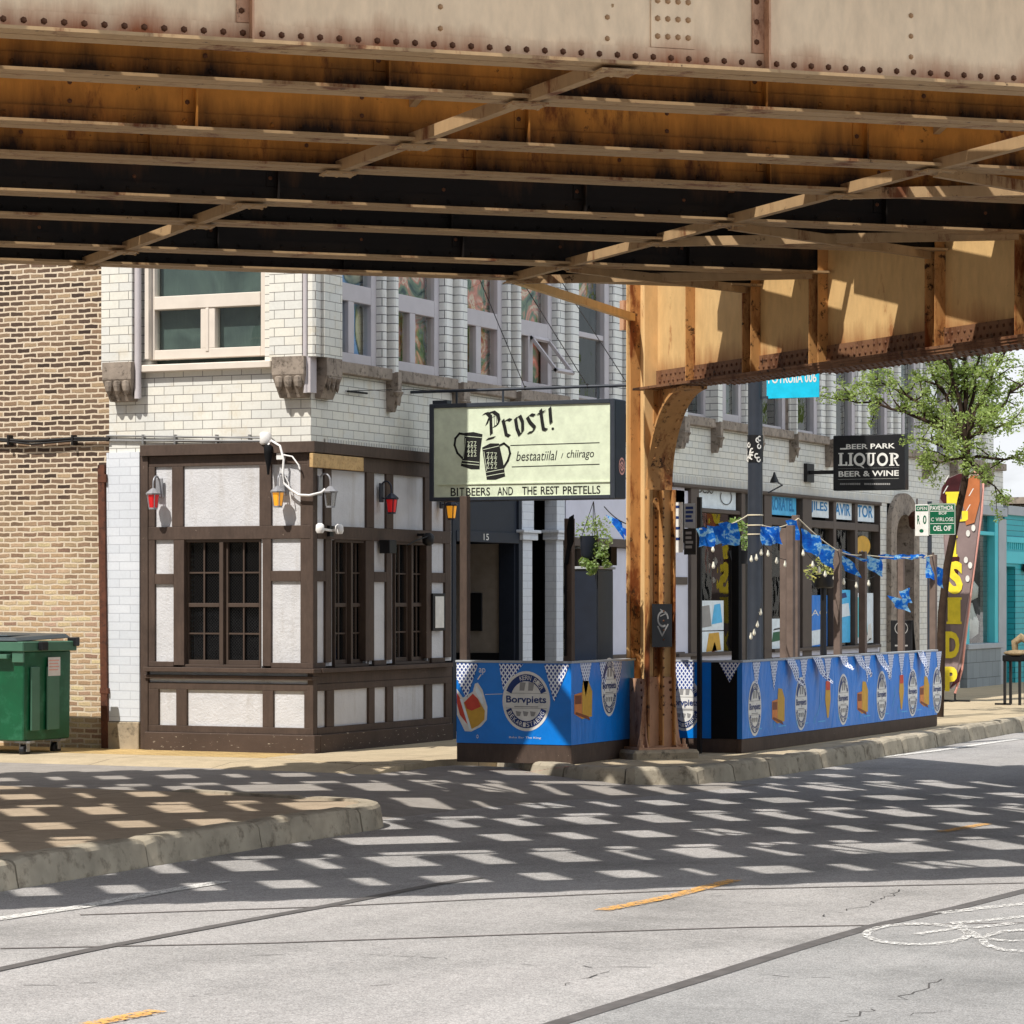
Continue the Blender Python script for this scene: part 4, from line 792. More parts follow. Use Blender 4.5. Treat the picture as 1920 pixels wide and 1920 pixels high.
def girder(q, s0, s1, gi, detail):
    m_ = MB(); gbox(m_, s0, s1, q-.008, q+.008, GB+.03, GT-.03)
    gbox(m_, s0, s1, q-.022, q-.0085, GB+.021, GB+.13); gbox(m_, s0, s1, q+.0085, q+.022, GB+.021, GB+.13); gbox(m_, s0, s1, q-.022, q+.022, GT-.13, GT-.031)
    g = part(m_, 'track_girder', M['steel_grey'] if gi == 0 else M['steel'] if gi < 4 else M['steel_shade'], EL)
    f = MB()
    gbox(f, s0, s1, q-.15, q-.0085, GB, GB+.02); gbox(f, s0, s1, q+.0085, q+.15, GB, GB+.02); gbox(f, s0, s1, q-.15, q+.15, GT-.02, GT)
    if detail:
        sp = .112 if gi == 0 else .2; s = max(s0, -9); 
        while s < s1-.1: dome(f, GP(s, q-.022, GB+.075), -gq, .02 if gi == 0 else .017, 1); s += sp
    # cover plate lengths on the flange
    part(f, 'flange', [M['flange'], M['rivet'] if gi == 0 else M['steel'] if gi < 4 else M['steel_shade']], g)
    rng = random.Random(gi*13+int(s0*7))
    if gi == 0 and detail: ss = [SP(455, q), SP(1420, q), SP(455, q)-3.0]
    else:
        ss = []; s = max(s0, -9)+rng.uniform(.3, 2.2)
        while s < s1-.4: ss.append(s); s += rng.uniform(2.2, 2.7)
    for s in ss:
        st = MB()
        for sd in (-1, 1):
            a, b = sorted((q+sd*.0085, q+sd*.02)); gbox(st, s-.04, s+.045, a, b, GB+.135, GT-.14)
            a, b = sorted((q+sd*.0205, q+sd*.105)); gbox(st, s+.033, s+.045, a, b, GB+.022, GT-.03)
        if detail:
            for k in range(7): dome(st, GP(s-.012, q-.02, GB+.2+k*.12), -gq, .018, 1)
        part(st, 'stiffener', [M['steel_pink'] if gi == 0 else M['steel'] if gi < 4 else M['steel_shade'], M['rivet']], g)
    if detail:
        lines = [SP(825, q), SP(1138, q), SP(1707, q)] if gi == 0 else [x+rng.uniform(.9, 1.5) for x in ss]
        st = MB()
        for s in lines:
            for k in range(7): dome(st, GP(s, q-.0085, GB+.17+k*.125), -gq, .017)
        part(st, 'rivet_line', M['rivet'] if gi else M['rivet_pale'], g)
        if gi == 0:
            st = MB(); c0, c1 = SP(1219, q), SP(1300, q); gbox(st, c0, c1, q-.018, q-.0085, GB+.135, GT-.14)
            for k in range(9):
                for j in range(4): dome(st, GP(c0+(c1-c0)*(.15+.235*j), q-.018, GB+.2+k*.105+(.03 if k > 2 else 0)), -gq, .019, 1)
            part(st, 'splice_plate', [M['steel_grey'], M['rivet_pale']], g)
    return g
for i, q in enumerate(GQ):
    sc = scross(q); girder(q, -15, sc-.03, i, True); girder(q, sc+.03, sc+13, i, False)
# timber deck: ties, guard timbers and rails
m_ = MB(); rl = MB()
TQ = [(GQ[0]-.62, (GQ[1]+GQ[2])/2-.03), ((GQ[1]+GQ[2])/2+.03, (GQ[3]+GQ[4])/2-.03), ((GQ[3]+GQ[4])/2+.03, (GQ[5]+GQ[6])/2-.03), ((GQ[5]+GQ[6])/2+.03, GQ[7]+.25)]
for k, (q0, q1) in enumerate(TQ):
    s = -15.+k*.2
    while s < 16:
        j = random.uniform(-.1, .1)
        if random.random() < .05: s += .585; continue
        gbox(m_, s+j, s+j+random.uniform(.2, .26), q0, q1+random.uniform(-.02, .02), GT+.002, GT+.2); s += .585
for i, q in enumerate(GQ):
    gbox(m_, -15, 16, q-.54, q-.28, GT+.203, GT+.30); gbox(m_, -15, 16, q-.275, q-.1, GT+.204, GT+.27)
for i in (0, 2, 4, 6): gbox(m_, -15, 16, (GQ[i]+GQ[i+1])/2+.04, (GQ[i]+GQ[i+1])/2+.15, GT+.205, GT+.27)
for i in (1, 3, 5): gbox(m_, -15, 16, (GQ[i]+GQ[i+1])/2-.02, (GQ[i]+GQ[i+1])/2+.05, GT+.205, GT+.26)
gbox(m_, -15, 16, GQ[0]-.62, GQ[0]-.5, GT+.206, GT+.36)
for q in GQ: qq = q-.03; gbox(rl, -15, 16, qq-.06, qq+.055, GT+.205, GT+.222); gbox(rl, -15, 16, qq-.01, qq+.01, GT+.222, GT+.33); gbox(rl, -15, 16, qq-.036, qq+.036, GT+.33, GT+.37)
o = part(m_, 'timber_deck', M['tie'], EL); o['kind'] = 'stuff'; part(rl, 'rail', M['rail'], EL)
# lateral bracing
def onl(p0, p1, q):
    p0, p1 = Vector((*p0, 0)), Vector((*p1, 0)); d = p1-p0; t = (q-p0.dot(gq))/d.dot(gq); return p0+d*t
def angle_bar(mb, p, q, w=.1):
    w *= .62
    own = mb is None
    if own: mb = MB()
    mb.bar(p, q, w, .012); d = (q-p).normalized(); sd = d.cross(Vector((0, 0, 1))).normalized(); mb.bar(p+sd*(w/2-.006)+Vector((0,0,.04)), q+sd*(w/2-.006)+Vector((0,0,.04)), .012, .07)
    if own: part(mb, 'lateral_brace', M['flange'], EL)
LA = ((.88, -5.61), (8.74, -12.42)); LBn = ((3.93, -2.73), (9.17, -7.6))
seen = set(); up = lambda p, z: Vector((p.x, p.y, z))
for Ln, seq in ((LA, [(7, 6), (6, 5), (5, 4), (3, 2), (2, 1), (1, 0)]), (LBn, [(7, 6), (6, 5), (5, 4), (4, 3), (3, 2), (2, 1)])):
    for i, j in seq:
        p, q = onl(*Ln, GQ[i]), onl(*Ln, GQ[j]); angle_bar(None, up(p, GB-.012), up(q, GB-.012), .11)
        angle_bar(None, up(p, GB+.25), up(q, GT-.25), .08); angle_bar(None, up(p, GT-.3), up(q, GB+.3), .08); angle_bar(None, up(p, GT-.22), up(q, GT-.22), .08)
        for g_, key in ((p, (Ln, i)), (q, (Ln, j))):
            if key in seen: continue
            seen.add(key); GUS = MB(); GUS.obox(up(g_, GB-.026)+gd*random.uniform(-.03, .03), gd*.12, gq*.11, Vector((0, 0, .006))); [dome(GUS, up(g_, GB-.032)+gd*dx+gq*dy, (0, 0, -1), .016) for dx in (-.1, .0, .1) for dy in (-.07, .07)]; part(GUS, 'gusset_plate', M['flange'], EL)
for i, j in ((7, 6), (5, 4), (3, 2), (1, 0)):
    a1, a2 = onl(*LBn, GQ[i]), onl(*LBn, GQ[j]); c1, c2 = GP(scross(GQ[i])-.15, GQ[i], 0), GP(scross(GQ[j])-.15, GQ[j], 0)
    angle_bar(None, up(a1, GB-.04), up(c2, GB-.04), .09); angle_bar(None, up(a2, GB-.056), up(c1, GB-.056), .09)
    b1, b2 = onl(*LA, GQ[i]), onl(*LA, GQ[j])
# cross girder
XB, XT = 4.07, 6.06
def AP(t, b, z): p = K+ad*t+bd*b; return Vector((p.x, p.y, z))
def abox(mb, t0, t1, b0, b1, z0, z1, m=0): mb.obox(AP((t0+t1)/2, (b0+b1)/2, (z0+z1)/2), ad*(t1-t0)/2, bd*(b1-b0)/2, Vector((0, 0, (z1-z0)/2)), m)
m_ = MB(); abox(m_, .215, 15, -.01, .01, XB+.04, XT-.02); XG = part(m_, 'cross_girder', M['steel_warm'], EL)
f = MB()
abox(f, .0, 15, -.2, .2, XB, XB+.025); abox(f, 1.6, 15, -.19, .19, XB-.026, XB-.001); abox(f, 3.6, 15, -.18, .18, XB-.05, XB-.027); abox(f, .215, 15, -.19, .19, XT-.025, XT)
for sd in (-1, 1): a, b = sorted((sd*.0105, sd*.026)); abox(f, .215, 15, a, b, XB+.026, XB+.2); a, b = sorted((sd*.0105, sd*.024)); abox(f, .215, 15, a, b, XT-.16, XT-.026)
t = .3
while t < 9.5:
    for zz_ in (XB+.08, XB+.15): dome(f, AP(t+(.05 if zz_ > XB+.1 else 0), -.026, zz_), -bd, .018, 1)
    for bb in (-.15, -.07, .07, .15): dome(f, AP(t, bb, XB-(.052 if t > 3.6 else .026 if t > 1.6 else 0)), (0, 0, -1), .017)
    t += .1
part(f, 'flange', [M['steel_rust'], M['rivet']], XG)
tg = [((q-K.dot(gq))/ad.dot(gq)) for q in GQ]
for t in tg+[1.0]:
    st = MB(); big = t in tg
    for sd in (-1, 1):
        a, b = sorted((sd*.0105, sd*.025)); abox(st, t-.05, t+.05, a, b, XB+.201, XT-.17); a, b = sorted((sd*.0255, sd*.12)); abox(st, t+.036, t+.05, a, b, XB+.03, XT-.03)
        if big: a, b = sorted((sd*.0255, sd*.17)); abox(st, t-.05, t-.036, a, b, XB+.03, XT-.03)
    for k in range(14): dome(st, AP(t, -.025, XB+.26+k*.12), -bd, .017, 1)
    part(st, 'stiffener', [M['steel_mid'], M['rivet']], XG)
# column
m_ = MB(); h0, h1 = .27, XT-.05
for sg in (-1, 1): t0, t1 = sorted((sg*.19, sg*.212)); abox(m_, t0, t1, -.165, .165, h0, h1)
abox(m_, -.19, .19, -.01, .01, h0, h1); CL = part(m_, 'column', M['steel_col'], EL)
m_ = MB()
for sg in (-1, 1):
    for sb_ in (-1, 1): t0, t1 = sorted((sg*.175, sg*.19)); b0, b1 = sorted((sb_*.012, sb_*.13)); abox(m_, t0, t1, b0, b1, h0, h1-.01)
abox(m_, .2125, .225, -.06, .06, h0, XB-.01); abox(m_, .2255, .33, -.008, .008, h0, 2.99); abox(m_, .2125, .2125+.09, .150, .165, h0, 3.); abox(m_, .2125, .2125+.09, -.165, -.150, h0, 3.)
for k in range(34):
    z = .6+k*.1; dome(m_, AP(.225, -.035, z), ad, .014, 1); dome(m_, AP(.335, .0, z), ad, .013, 1)
    if z > 2.9: break
    dome(m_, AP(-.19, -.166, z), -bd, .012) if k % 3 == 0 else None
part(m_, 'column_angle', [M['steel_mid'], M['rivet']], CL)
m_ = MB()
def wing(t, bs, tk):    # flared foot plate
    z0, z1 = .25, 1.0; mbv = [AP(t, -.17*bs, z1), AP(t, .17*bs, z1), AP(t, .24*bs, z0+.12), AP(t, .27*bs, z0), AP(t, -.27*bs, z0), AP(t, -.24*bs, z0+.12)]; m2 = [v+ad*tk for v in mbv]
    m_.add(mbv+m2, [(0,1,2,3,4,5), (6,7,8,9,10,11)]+[(i, (i+1) % 6, 6+(i+1) % 6, 6+i) for i in range(6)])
wing(.2265, 1, .014); wing(-.2265, 1, -.014)
def wingb(b, tk):
    z0, z1 = .25, .98; mbv = [AP(-.212, b, z1), AP(.212, b, z1), AP(.28, b, z0+.1), AP(.32, b, z0), AP(-.32, b, z0), AP(-.28, b, z0+.1)]; m2 = [v+bd*tk for v in mbv]
    m_.add(mbv+m2, [(0,1,2,3,4,5), (6,7,8,9,10,11)]+[(i, (i+1) % 6, 6+(i+1) % 6, 6+i) for i in range(6)])
wingb(-.168, -.014); wingb(.168, .014)
for k in range(8):
    w_ = .15+.008*k
    for sb_ in (-1, 1): dome(m_, AP(.241, sb_*w_*.85, .94-k*.08), ad, .018, 1); dome(m_, AP(sb_*(w_+.02), -.183, .94-k*.08), -bd, .018, 1)
m_.box(0, .001, 0, .001, -1, -.999) if False else None
abox(m_, -.34, .34, -.3, .3, .226, .249)
for sa_ in (-1, 1):
    for sb_ in (-1, 1): p = AP(.31*sa_, .26*sb_, 0); m_.lathe((p.x, p.y, .249), [(.035, 0), (.035, .03), (.018, .032), (.018, .09)], 6)
part(m_, 'flared_foot', [M['steel_pink'], M['rivet']], CL)
m_ = MB(); abox(m_, -.42, .42, -.40, .40, SW-.3, .225); part(m_, 'pier_block', M['concrete'], CL, bevel=.03)
# curved knee bracket
m_ = MB(); N = 14; pr = [(1.02-.80*math.cos(R(90*i/N)), 3.0+1.06*math.sin(R(90*i/N))) for i in range(N+1)]
vv = []
for (t, z), (t2, z2) in zip(pr, pr[1:]+[(pr[-1][0]+.1, pr[-1][1])]):
    d = Vector((t2-t, z2-z)).normalized(); nx, nz = d.y, -d.x
    vv.append([AP(t, -.15, z), AP(t, .15, z), AP(t+nx*.03, .15, z+nz*.03), AP(t+nx*.03, -.15, z+nz*.03)])
fl = [p for r in vv for p in r]; m_.add(fl, [(4*i+k, 4*i+(k+1) % 4, 4*i+4+(k+1) % 4, 4*i+4+k) for i in range(N) for k in range(4)]+[(0,1,2,3), tuple(range(len(fl)-4, len(fl)))], 0, False)
KB = part(m_, 'knee_bracket', M['steel_mid'], EL)
m_ = MB(); web = [(.2135, 3.0)]+pr[1:]+[(.2135, XB-.001)]; m_.add([AP(t, -.007, z) for t, z in web]+[AP(t, .007, z) for t, z in web], [tuple(range(len(web))), tuple(range(len(web), 2*len(web)))]); 
for (t, z) in pr[1:-1]:
    for bb in (-.09, .09): dome(m_, AP(t+.03, bb, z-.02), Vector((ad.x*.7, ad.y*.7, -.6)), .016)
part(m_, 'bracket_web', M['steel_mid'], KB)
m_ = MB()
pq = AP(-.0, 0, 0)
angle_bar(m_, onq(1040, 520, GQ[7]) if False else up(GP(scross(GQ[7])-2.6, GQ[7]+.1, 0), GB-.01), AP(-.24, -.05, GB-.12), .11); part(m_, 'lateral_brace', M['steel_warm'], EL)
m_ = MB(); abox(m_, -.3, -.21, -.2, .12, GB-.22, GB+.1); part(m_, 'bracket_plate', M['steel_pink'], CL)
# dark pasted sticker on the column
m_ = MB(); abox(m_, .332, .336, -.14, .1, 1.32, 1.78); o = part(m_, 'pasted_sticker', M['black'], CL)
pl = Plane(AP(.338, -.14, 1.32), bd, (0, 0, 1)); m_ = MB(); ell(m_, pl, .13, .3, .07, .09, 0, n=14, r_in=.75, a0=0, a1=300); line(m_, pl, [(.07,.22),(.12,.12),(.19,.24)], 0, .016); line(m_, pl, [(.1,.4),(.17,.36),(.1,.33)], .0005, .012); part(m_, 'scrawl', M['grey_print'], o, fixn=False)

# ================================================================ THINGS ON THE BUILDING
# --- hanging cabinet sign
su = 2.28; PS = Plane((0, su, 0), (1, 0, 0), (0, 0, 1))
def q8(cx, cy): px, py = 790+cx/4.8, 720+cy/4.8; return (X(px, su), ZF(px, py, su))
n0, n1 = X(806, su), X(1153, su); z0, z1 = ZF(806, 940, su), ZF(806, 758, su)
SG = thing('hanging_sign', 'cream cabinet sign with two beer mugs reading Prost in blackletter', 'sign', ((n0+n1)/2, su, z1))
m_ = MB(); m_.box(n0, n1, su+.012, su+.33, z0, z1); part(m_, 'cabinet', M['navy'], SG, bevel=.012)
m_ = MB(); bw = .055
for b in ((n0, n0+bw, z0, z1), (n1-bw, n1, z0, z1), (n0+bw, n1-bw, z1-bw*.9, z1), (n0+bw, n1-bw, z0, z0+bw*.8)): m_.box(b[0], b[1], su-.02, su+.011, b[2], b[3])
part(m_, 'sign_rim', M['sgrey'], SG, bevel=.005)
m_ = MB(); m_.box(n0+bw, n1-bw, su-.002, su+.011, z0+bw*.8, z1-bw*.9); FC = part(m_, 'sign_face', M['sign_cream'], SG)
m_ = MB(); L = lambda *p: [q8(*a) for a in p]; off = .004
W8 = X(790+32/4.8, su)-X(790, su)
for st_ in (L((560,272),(592,262),(618,288),(600,335),(588,368)), L((625,285),(628,380),(632,455)), L((600,266),(650,250),(692,280),(702,330),(684,372),(652,384)), L((592,497),(622,490),(660,480)),
            L((735,322),(752,390),(765,455),(795,470)), L((752,335),(782,318),(808,326)), L((848,308),(862,400),(888,462)), L((848,312),(888,286),(912,340),(914,425),(888,462)),
            L((1020,282),(985,275),(955,298),(980,345),(1022,390),(1005,430),(962,440)), L((1075,230),(1088,330),(1100,405),(1130,412)), L((1045,272),(1112,244)), L((1158,212),(1164,290),(1170,352))):
    nib(m_, PS, st_, off, W8, 40); off += .0006
for st_ in (L((655,270),(660,380)), L((675,275),(680,375)), L((640,300),(665,290))): line(m_, PS, st_, .0035, .006)
a = q8(1184, 403); ell(m_, PS, a[0], a[1], .017, .017, .004, n=12)
part(m_, 'blackletter_word', M['ink'], FC, fixn=False)
def mug(body, handle, bands, cup):
    m_ = MB(); poly(m_, PS, L(*body), .004); line(m_, PS, L(*handle), .0045, .026); part(m_, 'mug_print', M['ink'], FC, fixn=False)
    m_ = MB(); [line(m_, PS, L(*b), .0055, .006) for b in bands]
    rg = random.Random(cup[0])
    for k in range(9):
        x = cup[0]+(k % 3)*cup[2]/3; y = cup[1]+(k//3)*cup[3]/3; line(m_, PS, L((x, y), (x+cup[2]*.22, y+rg.uniform(-6, 6)), (x+cup[2]*.05, y+cup[3]*.28), (x+cup[2]*.25, y+cup[3]*.24)), .0056+k*.0001, .006)
    part(m_, 'mug_detail', M['sign_cream'], FC, fixn=False)
mug([(390,440),(470,432),(552,452),(530,620),(526,768),(450,768),(356,738),(385,600)], [(388,452),(345,446),(308,490),(300,550),(325,620),(368,665)], [[(396,470),(545,482)], [(372,690),(522,705)], [(366,715),(522,730)], [(400,490),(380,670)]], (415, 520, 90, 140))
mug([(548,572),(620,534),(700,535),(735,690),(756,832),(670,862),(590,862),(570,720)], [(700,556),(745,535),(788,570),(800,625),(780,690),(742,750)], [[(560,590),(700,558)], [(585,795),(740,765)], [(588,830),(750,800)], [(565,610),(590,780)]], (590, 620, 100, 150))
m_ = MB(); line(m_, PS, L((805,553),(1602,528)), .004, .010); line(m_, PS, L((818,746),(1602,722)), .004, .010)
def wtext(s_, cx0, cx1, cyt, cyb, **k): a, b = q8(cx0, cyb), q8(cx1, cyb); t = q8((cx0+cx1)/2, cyt); bb = q8((cx0+cx1)/2, cyb); text(m_, PS, s_, a[0], b[0], bb[1], t[1], .004, **k)
wtext('bestaatiilal', 855, 1225, 602, 690, shear=.25); wtext('/', 1258, 1278, 622, 668); wtext('chiirago', 1310, 1555, 590, 685, shear=.2)
part(m_, 'subtitle', M['ink'], FC, fixn=False)
m_ = MB(); a, b = q8(150, 905), q8(1690, 872); m_.box(a[0], n1-bw, su-.016, su-.002, a[1]-.006, a[1]+.006); c = q8(800, 1012); m_.box(a[0], n1-bw, su-.012, su-.002, c[1]-.006, c[1]+.004); part(m_, 'letter_rail', M['sign_cream'], FC)
m_ = MB()
for s_, x0, x1 in (('BI', 265, 332), ('T', 345, 388), ('BEERS', 405, 620), ('AND', 686, 826), ('THE', 908, 1040), ('REST', 1076, 1240), ('PRETELLS', 1275, 1612)): wtext(s_, x0, x1, 925-14*(x0-800)/800, 1000-14*(x0-800)/800, bold=.012)
part(m_, 'letter_board_text', M['ink'], FC, fixn=False)
m_ = MB(); pl = Plane((n1+.003, 0, 0), (0, 1, 0), (0, 0, 1)); zb = ZF(1153, 873, su); ell(m_, pl, su+.2, zb, .09, .1, 0, n=24, r_in=.8, a0=0, a1=359.9); ell(m_, pl, su+.2, zb, .05, .055, 0, n=16, r_in=.6, a0=0, a1=359.9); line(m_, pl, [(su+.13,zb+.03),(su+.27,zb-.03)], .0005, .012); line(m_, pl, [(su+.2,zb+.08),(su+.2,zb-.08)], .0008, .012); part(m_, 'round_badge', M['pinkpole'], SG, fixn=False)
um = su+.17; zp = ZF(1000, 728, um); m_ = MB(); m_.tube([(0.0, um, zp), (X(1180, um), um, zp)], .018); 
for a in (.5, 1.1, 2.3): m_.bar((a+n0*.3, um, zp), (a+n0*.3, um, z1), .02, .02)
m_.box(n0-.02, n0+.17, um-.06, um+.06, z1, z1+.05)
part(m_, 'support_arm', M['sgrey'], SG)
m_ = MB()
for (ax, ay), bx in (((898,520),985), ((977,524),1102), ((1058,536),1178)):
    pa = onx(ax, ay, .14); pb = Vector((X(bx, um), um, zp)); ext = pa+(pa-pb)*.5; m_.tube([ext, pb], .006, 6); m_.lathe(pb+Vector((0,0,-.02)), [(.012, 0), (.02, .02), (.012, .05)], 6)
pa = onx(648, 733, .03); m_.tube([pa, Vector((.1, um-.2, zp+.02)), Vector((.35, um, zp))], .005, 6); m_.tube([pa+Vector((0, .05, 0)), pa+Vector((.01, .5, .005))], .013, 6)
part(m_, 'guy_wire', M['wire'], SG)

# --- wall lanterns
def lantern(p, nrm, gm, label, metal, s=.85):
    p, nrm = Vector(p), Vector(nrm); t = thing('wall_lantern', label, 'lantern', p, 'wall lanterns on the half-timbered corner'); c = p+nrm*.17*s
    sd = nrm.cross(Vector((0, 0, 1)))
    m_ = MB(); m_.obox(p+nrm*.014+Vector((0,0,.06)), sd*.045, nrm*.012, Vector((0,0,.11))); part(m_, 'back_plate', metal, t, bevel=.006)
    m_ = MB(); arc = [p+nrm*.02+Vector((0,0,.05))]+[p+nrm*(.09-.08*math.cos(R(a)))*s+Vector((0,0,.10+.09*math.sin(R(a)))) for a in range(0, 181, 20)]+[c+Vector((0, 0, .05))]
    m_.tube(arc, .011, 6); m_.tube([p+nrm*.02+Vector((0,0,.0)), p+nrm*.1+Vector((0,0,-.02)), c+Vector((0,0,.03))], .008, 6); part(m_, 'scroll_arm', metal, t)
    m_ = MB(); m_.lathe(c, [(.08, -.02), (.085, -.005), (.07, .01), (.03, .045), (.012, .055)], 8); part(m_, 'cap', metal, t)
    m_ = MB(); m_.lathe(c, [(.045, -.165), (.064, -.022)], 8); part(m_, 'glass', gm, t)
    m_ = MB(); m_.lathe(c, [(.05, -.185), (.05, -.166)], 8)
    for k in range(4):
        a = R(45+90*k); m_.bar(c+Vector((.049*math.cos(a), .049*math.sin(a), -.166)), c+Vector((.068*math.cos(a), .068*math.sin(a), -.02)), .01, .01)
    part(m_, 'cage', metal, t)
    return t
M['lmetal'] = plain('pale_lantern_metal', C(150,150,154), .4, .4, .3); M['lblack'] = plain('dark_lantern_metal', C(46,48,60), .45, .4)
lz = ZF(300, 925, -.06)
lantern((X(300,-.06), -.06, lz), (0, -1, 0), M['glass_red'], 'wall lantern with red glass on sunlit front, left of the stucco panel', M['lmetal'])
lantern((X(533,-.06), -.06, lz), (0, -1, 0), M['glass_amber'], 'wall lantern with amber glass on sunlit front under the white cable', M['lmetal'])
lantern((.06, U(598,.06), lz), (1, 0, 0), M['glass_clear'], 'wall lantern with clear glass just round the corner by the white cable', M['lmetal'])
lantern((.06, U(713,.06), lz-.03), (1, 0, 0), M['glass_red'], 'dark wall lantern with red glass on the shaded street side', M['lblack'])
lantern((.06, U(826,.06), lz-.06), (1, 0, 0), M['glass_amber'], 'dark wall lantern with amber glass just below the cream hanging sign', M['lblack'])
# --- white cable, junction box and lamps at the corner
t = thing('cable_and_junction_box', 'white electric cable looping down from a round junction box at the corner', 'cable', (X(498,-.1), -.1, ZF(498,822,-.1)))
m_ = MB(); c = Vector((X(498,-.09), -.09, ZF(498,822,-.09))); m_.lathe(c, [(.05, -.07), (.068, -.05), (.068, .05), (.05, .07)], 12); part(m_, 'junction_box', M['white'], t)
fz = lambda px, py, d=-.12: Vector((X(px, d), d, ZF(px, py, d)))
m_ = MB(); m_.tube([fz(508,826), fz(525,836), fz(532,862), fz(530,890), fz(531,905), fz(545,918), fz(560,928), fz(580,929)]+[Vector((.13, .0, lz-.02)), Vector((.17, U(610,.17), lz+.02))], .014, 8); m_.tube([fz(532,853), fz(548,856), fz(560,872), fz(562,880)], .009, 6); m_.tube([fz(530,885,-.1), fz(541,905,-.1), fz(546,940,-.1)], .007, 6); part(m_, 'cable', M['white'], t)
m_ = MB(); m_.tube([fz(200,817,-.02), fz(490,821,-.04)], .012, 6); m_.tube([fz(200,826,-.02), fz(490,827,-.04)], .014, 6); [m_.box(fz(p,820).x-.012, fz(p,820).x+.012, -.04, .0, fz(p,832).z, fz(p,814).z) for p in (260, 320, 398, 460)]; part(m_, 'conduit_run', M['galv'], t)
m_ = MB(); m_.box(fz(516,850).x, fz(530,850).x, -.1, -.05, fz(516,862).z, fz(516,849).z); part(m_, 'switch_box', M['white'], t, bevel=.005)
t = thing('cone_floodlight', 'black cone floodlight pointing down below the white junction box', 'light', fz(503,835))
m_ = MB(); c = fz(503, 868, -.14); m_.lathe(c, [(.012, -.13), (.022, -.03), (.048, .1), (.052, .18), (.03, .2)], 10); part(m_, 'shade', M['blackmatte'], t); m_ = MB(); m_.bar(c+Vector((0,0,.19)), c+Vector((0,.05,.24)), .02, .02); part(m_, 'bracket', M['white'], t)
t = thing('twin_floodlight', 'white twin floodlight on the rail just round the corner', 'light', (.07, U(618,.07), zf(990)))
m_ = MB(); m_.box(.064, .1, U(614,.07), U(621,.07), zf(1005), zf(985)); part(m_, 'mount', M['black'], t)
for px, dx in ((600, -.02), (636, .06)):
    p = Vector((.2, U(px, .2), zf(992))); m_ = MB(); m_.lathe(p, [(.035, -.05), (.05, -.02), (.045, .04), (.02, .06)], 10); m_.bar(p+Vector((0,0,.0)), Vector((.09, U(618,.07), zf(994))), .025, .025); part(m_, 'lamp_head', M['white'], t)
t = thing('security_camera', 'black security camera with trailing cables under the hanging sign', 'camera', (.07, U(805,.07), zf(1000)))
m_ = MB(); p = Vector((.2, U(803,.2), zf(1003))); m_.lathe(p, [(.03, -.08), (.07, -.05), (.075, .03), (.04, .07)], 12); part(m_, 'dome_housing', M['black'], t); m_ = MB(); m_.bar((.062, p.y, p.z+.05), p+Vector((0,0,.05)), .05, .03); m_.tube([p+Vector((.02,-.05,.03)), p+Vector((.0,-.3,-.02)), p+Vector((-.05,-.45,-.08))], .008, 6); part(m_, 'arm', M['black'], t)
t = thing('loudspeaker', 'small black box loudspeaker between the street-side casement windows', 'loudspeaker', (.07, U(725,.07), zf(1020)))
m_ = MB(); m_.box(.064, .2, U(722,.14), U(735,.14), zf(1034), zf(1008)); part(m_, 'box', M['black'], t, bevel=.006); m_ = MB(); m_.box(.061, .064, U(722,.06), U(724,.06), zf(1030), zf(1012)); part(m_, 'bracket', M['galv'], t)

# --- liquor sign
lu = 16.54; PL_ = Plane((0, lu, 0), (1, 0, 0), (0, 0, 1)); a0, a1 = X(1562, lu), X(1697, lu); z0, z1 = ZF(1562, 920, lu), ZF(1562, 817, lu)
t = thing('liquor_sign', 'black projecting sign with white lettering for liquor, beer and wine', 'sign', ((a0+a1)/2, lu, z1))
m_ = MB(); m_.box(a0, a1, lu, lu+.2, z0, z1); CB = part(m_, 'cabinet', M['black'], t, bevel=.01)
def q6(cx, cy): px, py = 1380+cx/6, 690+cy/6; return (X(px, lu), ZF(px, py, lu))
m_ = MB()
def ltext(s_, x0, x1, yt, yb, **k): a, b = q6(x0, yb), q6(x1, yt); text(m_, PL_, s_, a[0], b[0], a[1], b[1], .003, **k)
ltext('BEER PARK', 1240, 1790, 845, 915, bold=.02); ltext('BEER & WINE', 1155, 1832, 1150, 1225, bold=.02)
# slab-serif word
gx = [1155, 1270, 1325, 1450, 1590, 1725]; ht, hb = 955, 1100
def slab(x0, x1, y0, y1): a, b = q6(x0, y1), q6(x1, y0); rect(m_, PL_, a[0], b[0], a[1], b[1], .003+random.uniform(0, .0012))
slab(1165, 1195, ht, hb); slab(1152, 1210, ht, ht+14); slab(1152, 1250, hb-16, hb); slab(1232, 1252, hb-45, hb)
slab(1275, 1305, ht, hb); slab(1260, 1320, ht, ht+14); slab(1260, 1320, hb-14, hb)
def ring(cx, cy, rx, ry, w=.62): c, e = q6(cx, cy), q6(cx+rx, cy-ry); ell(m_, PL_, c[0], c[1], e[0]-c[0], e[1]-c[1], .003, n=28, a0=0, a1=359.9, r_in=w)
ring(1390, 1028, 66, 76); nib(m_, PL_, [q6(1385,1090), q6(1440,1122)], .0036, .018, 80)
slab(1475, 1505, ht, 1065); slab(1460, 1520, ht, ht+13); slab(1535, 1555, ht, 1065); slab(1522, 1572, ht, ht+13); c, e = q6(1515, 1058), q6(1556, 1012); ell(m_, PL_, c[0], c[1], e[0]-c[0], e[1]-c[1], .0036, n=16, a0=180, a1=360, r_in=.42)
ring(1648, 1028, 62, 76)
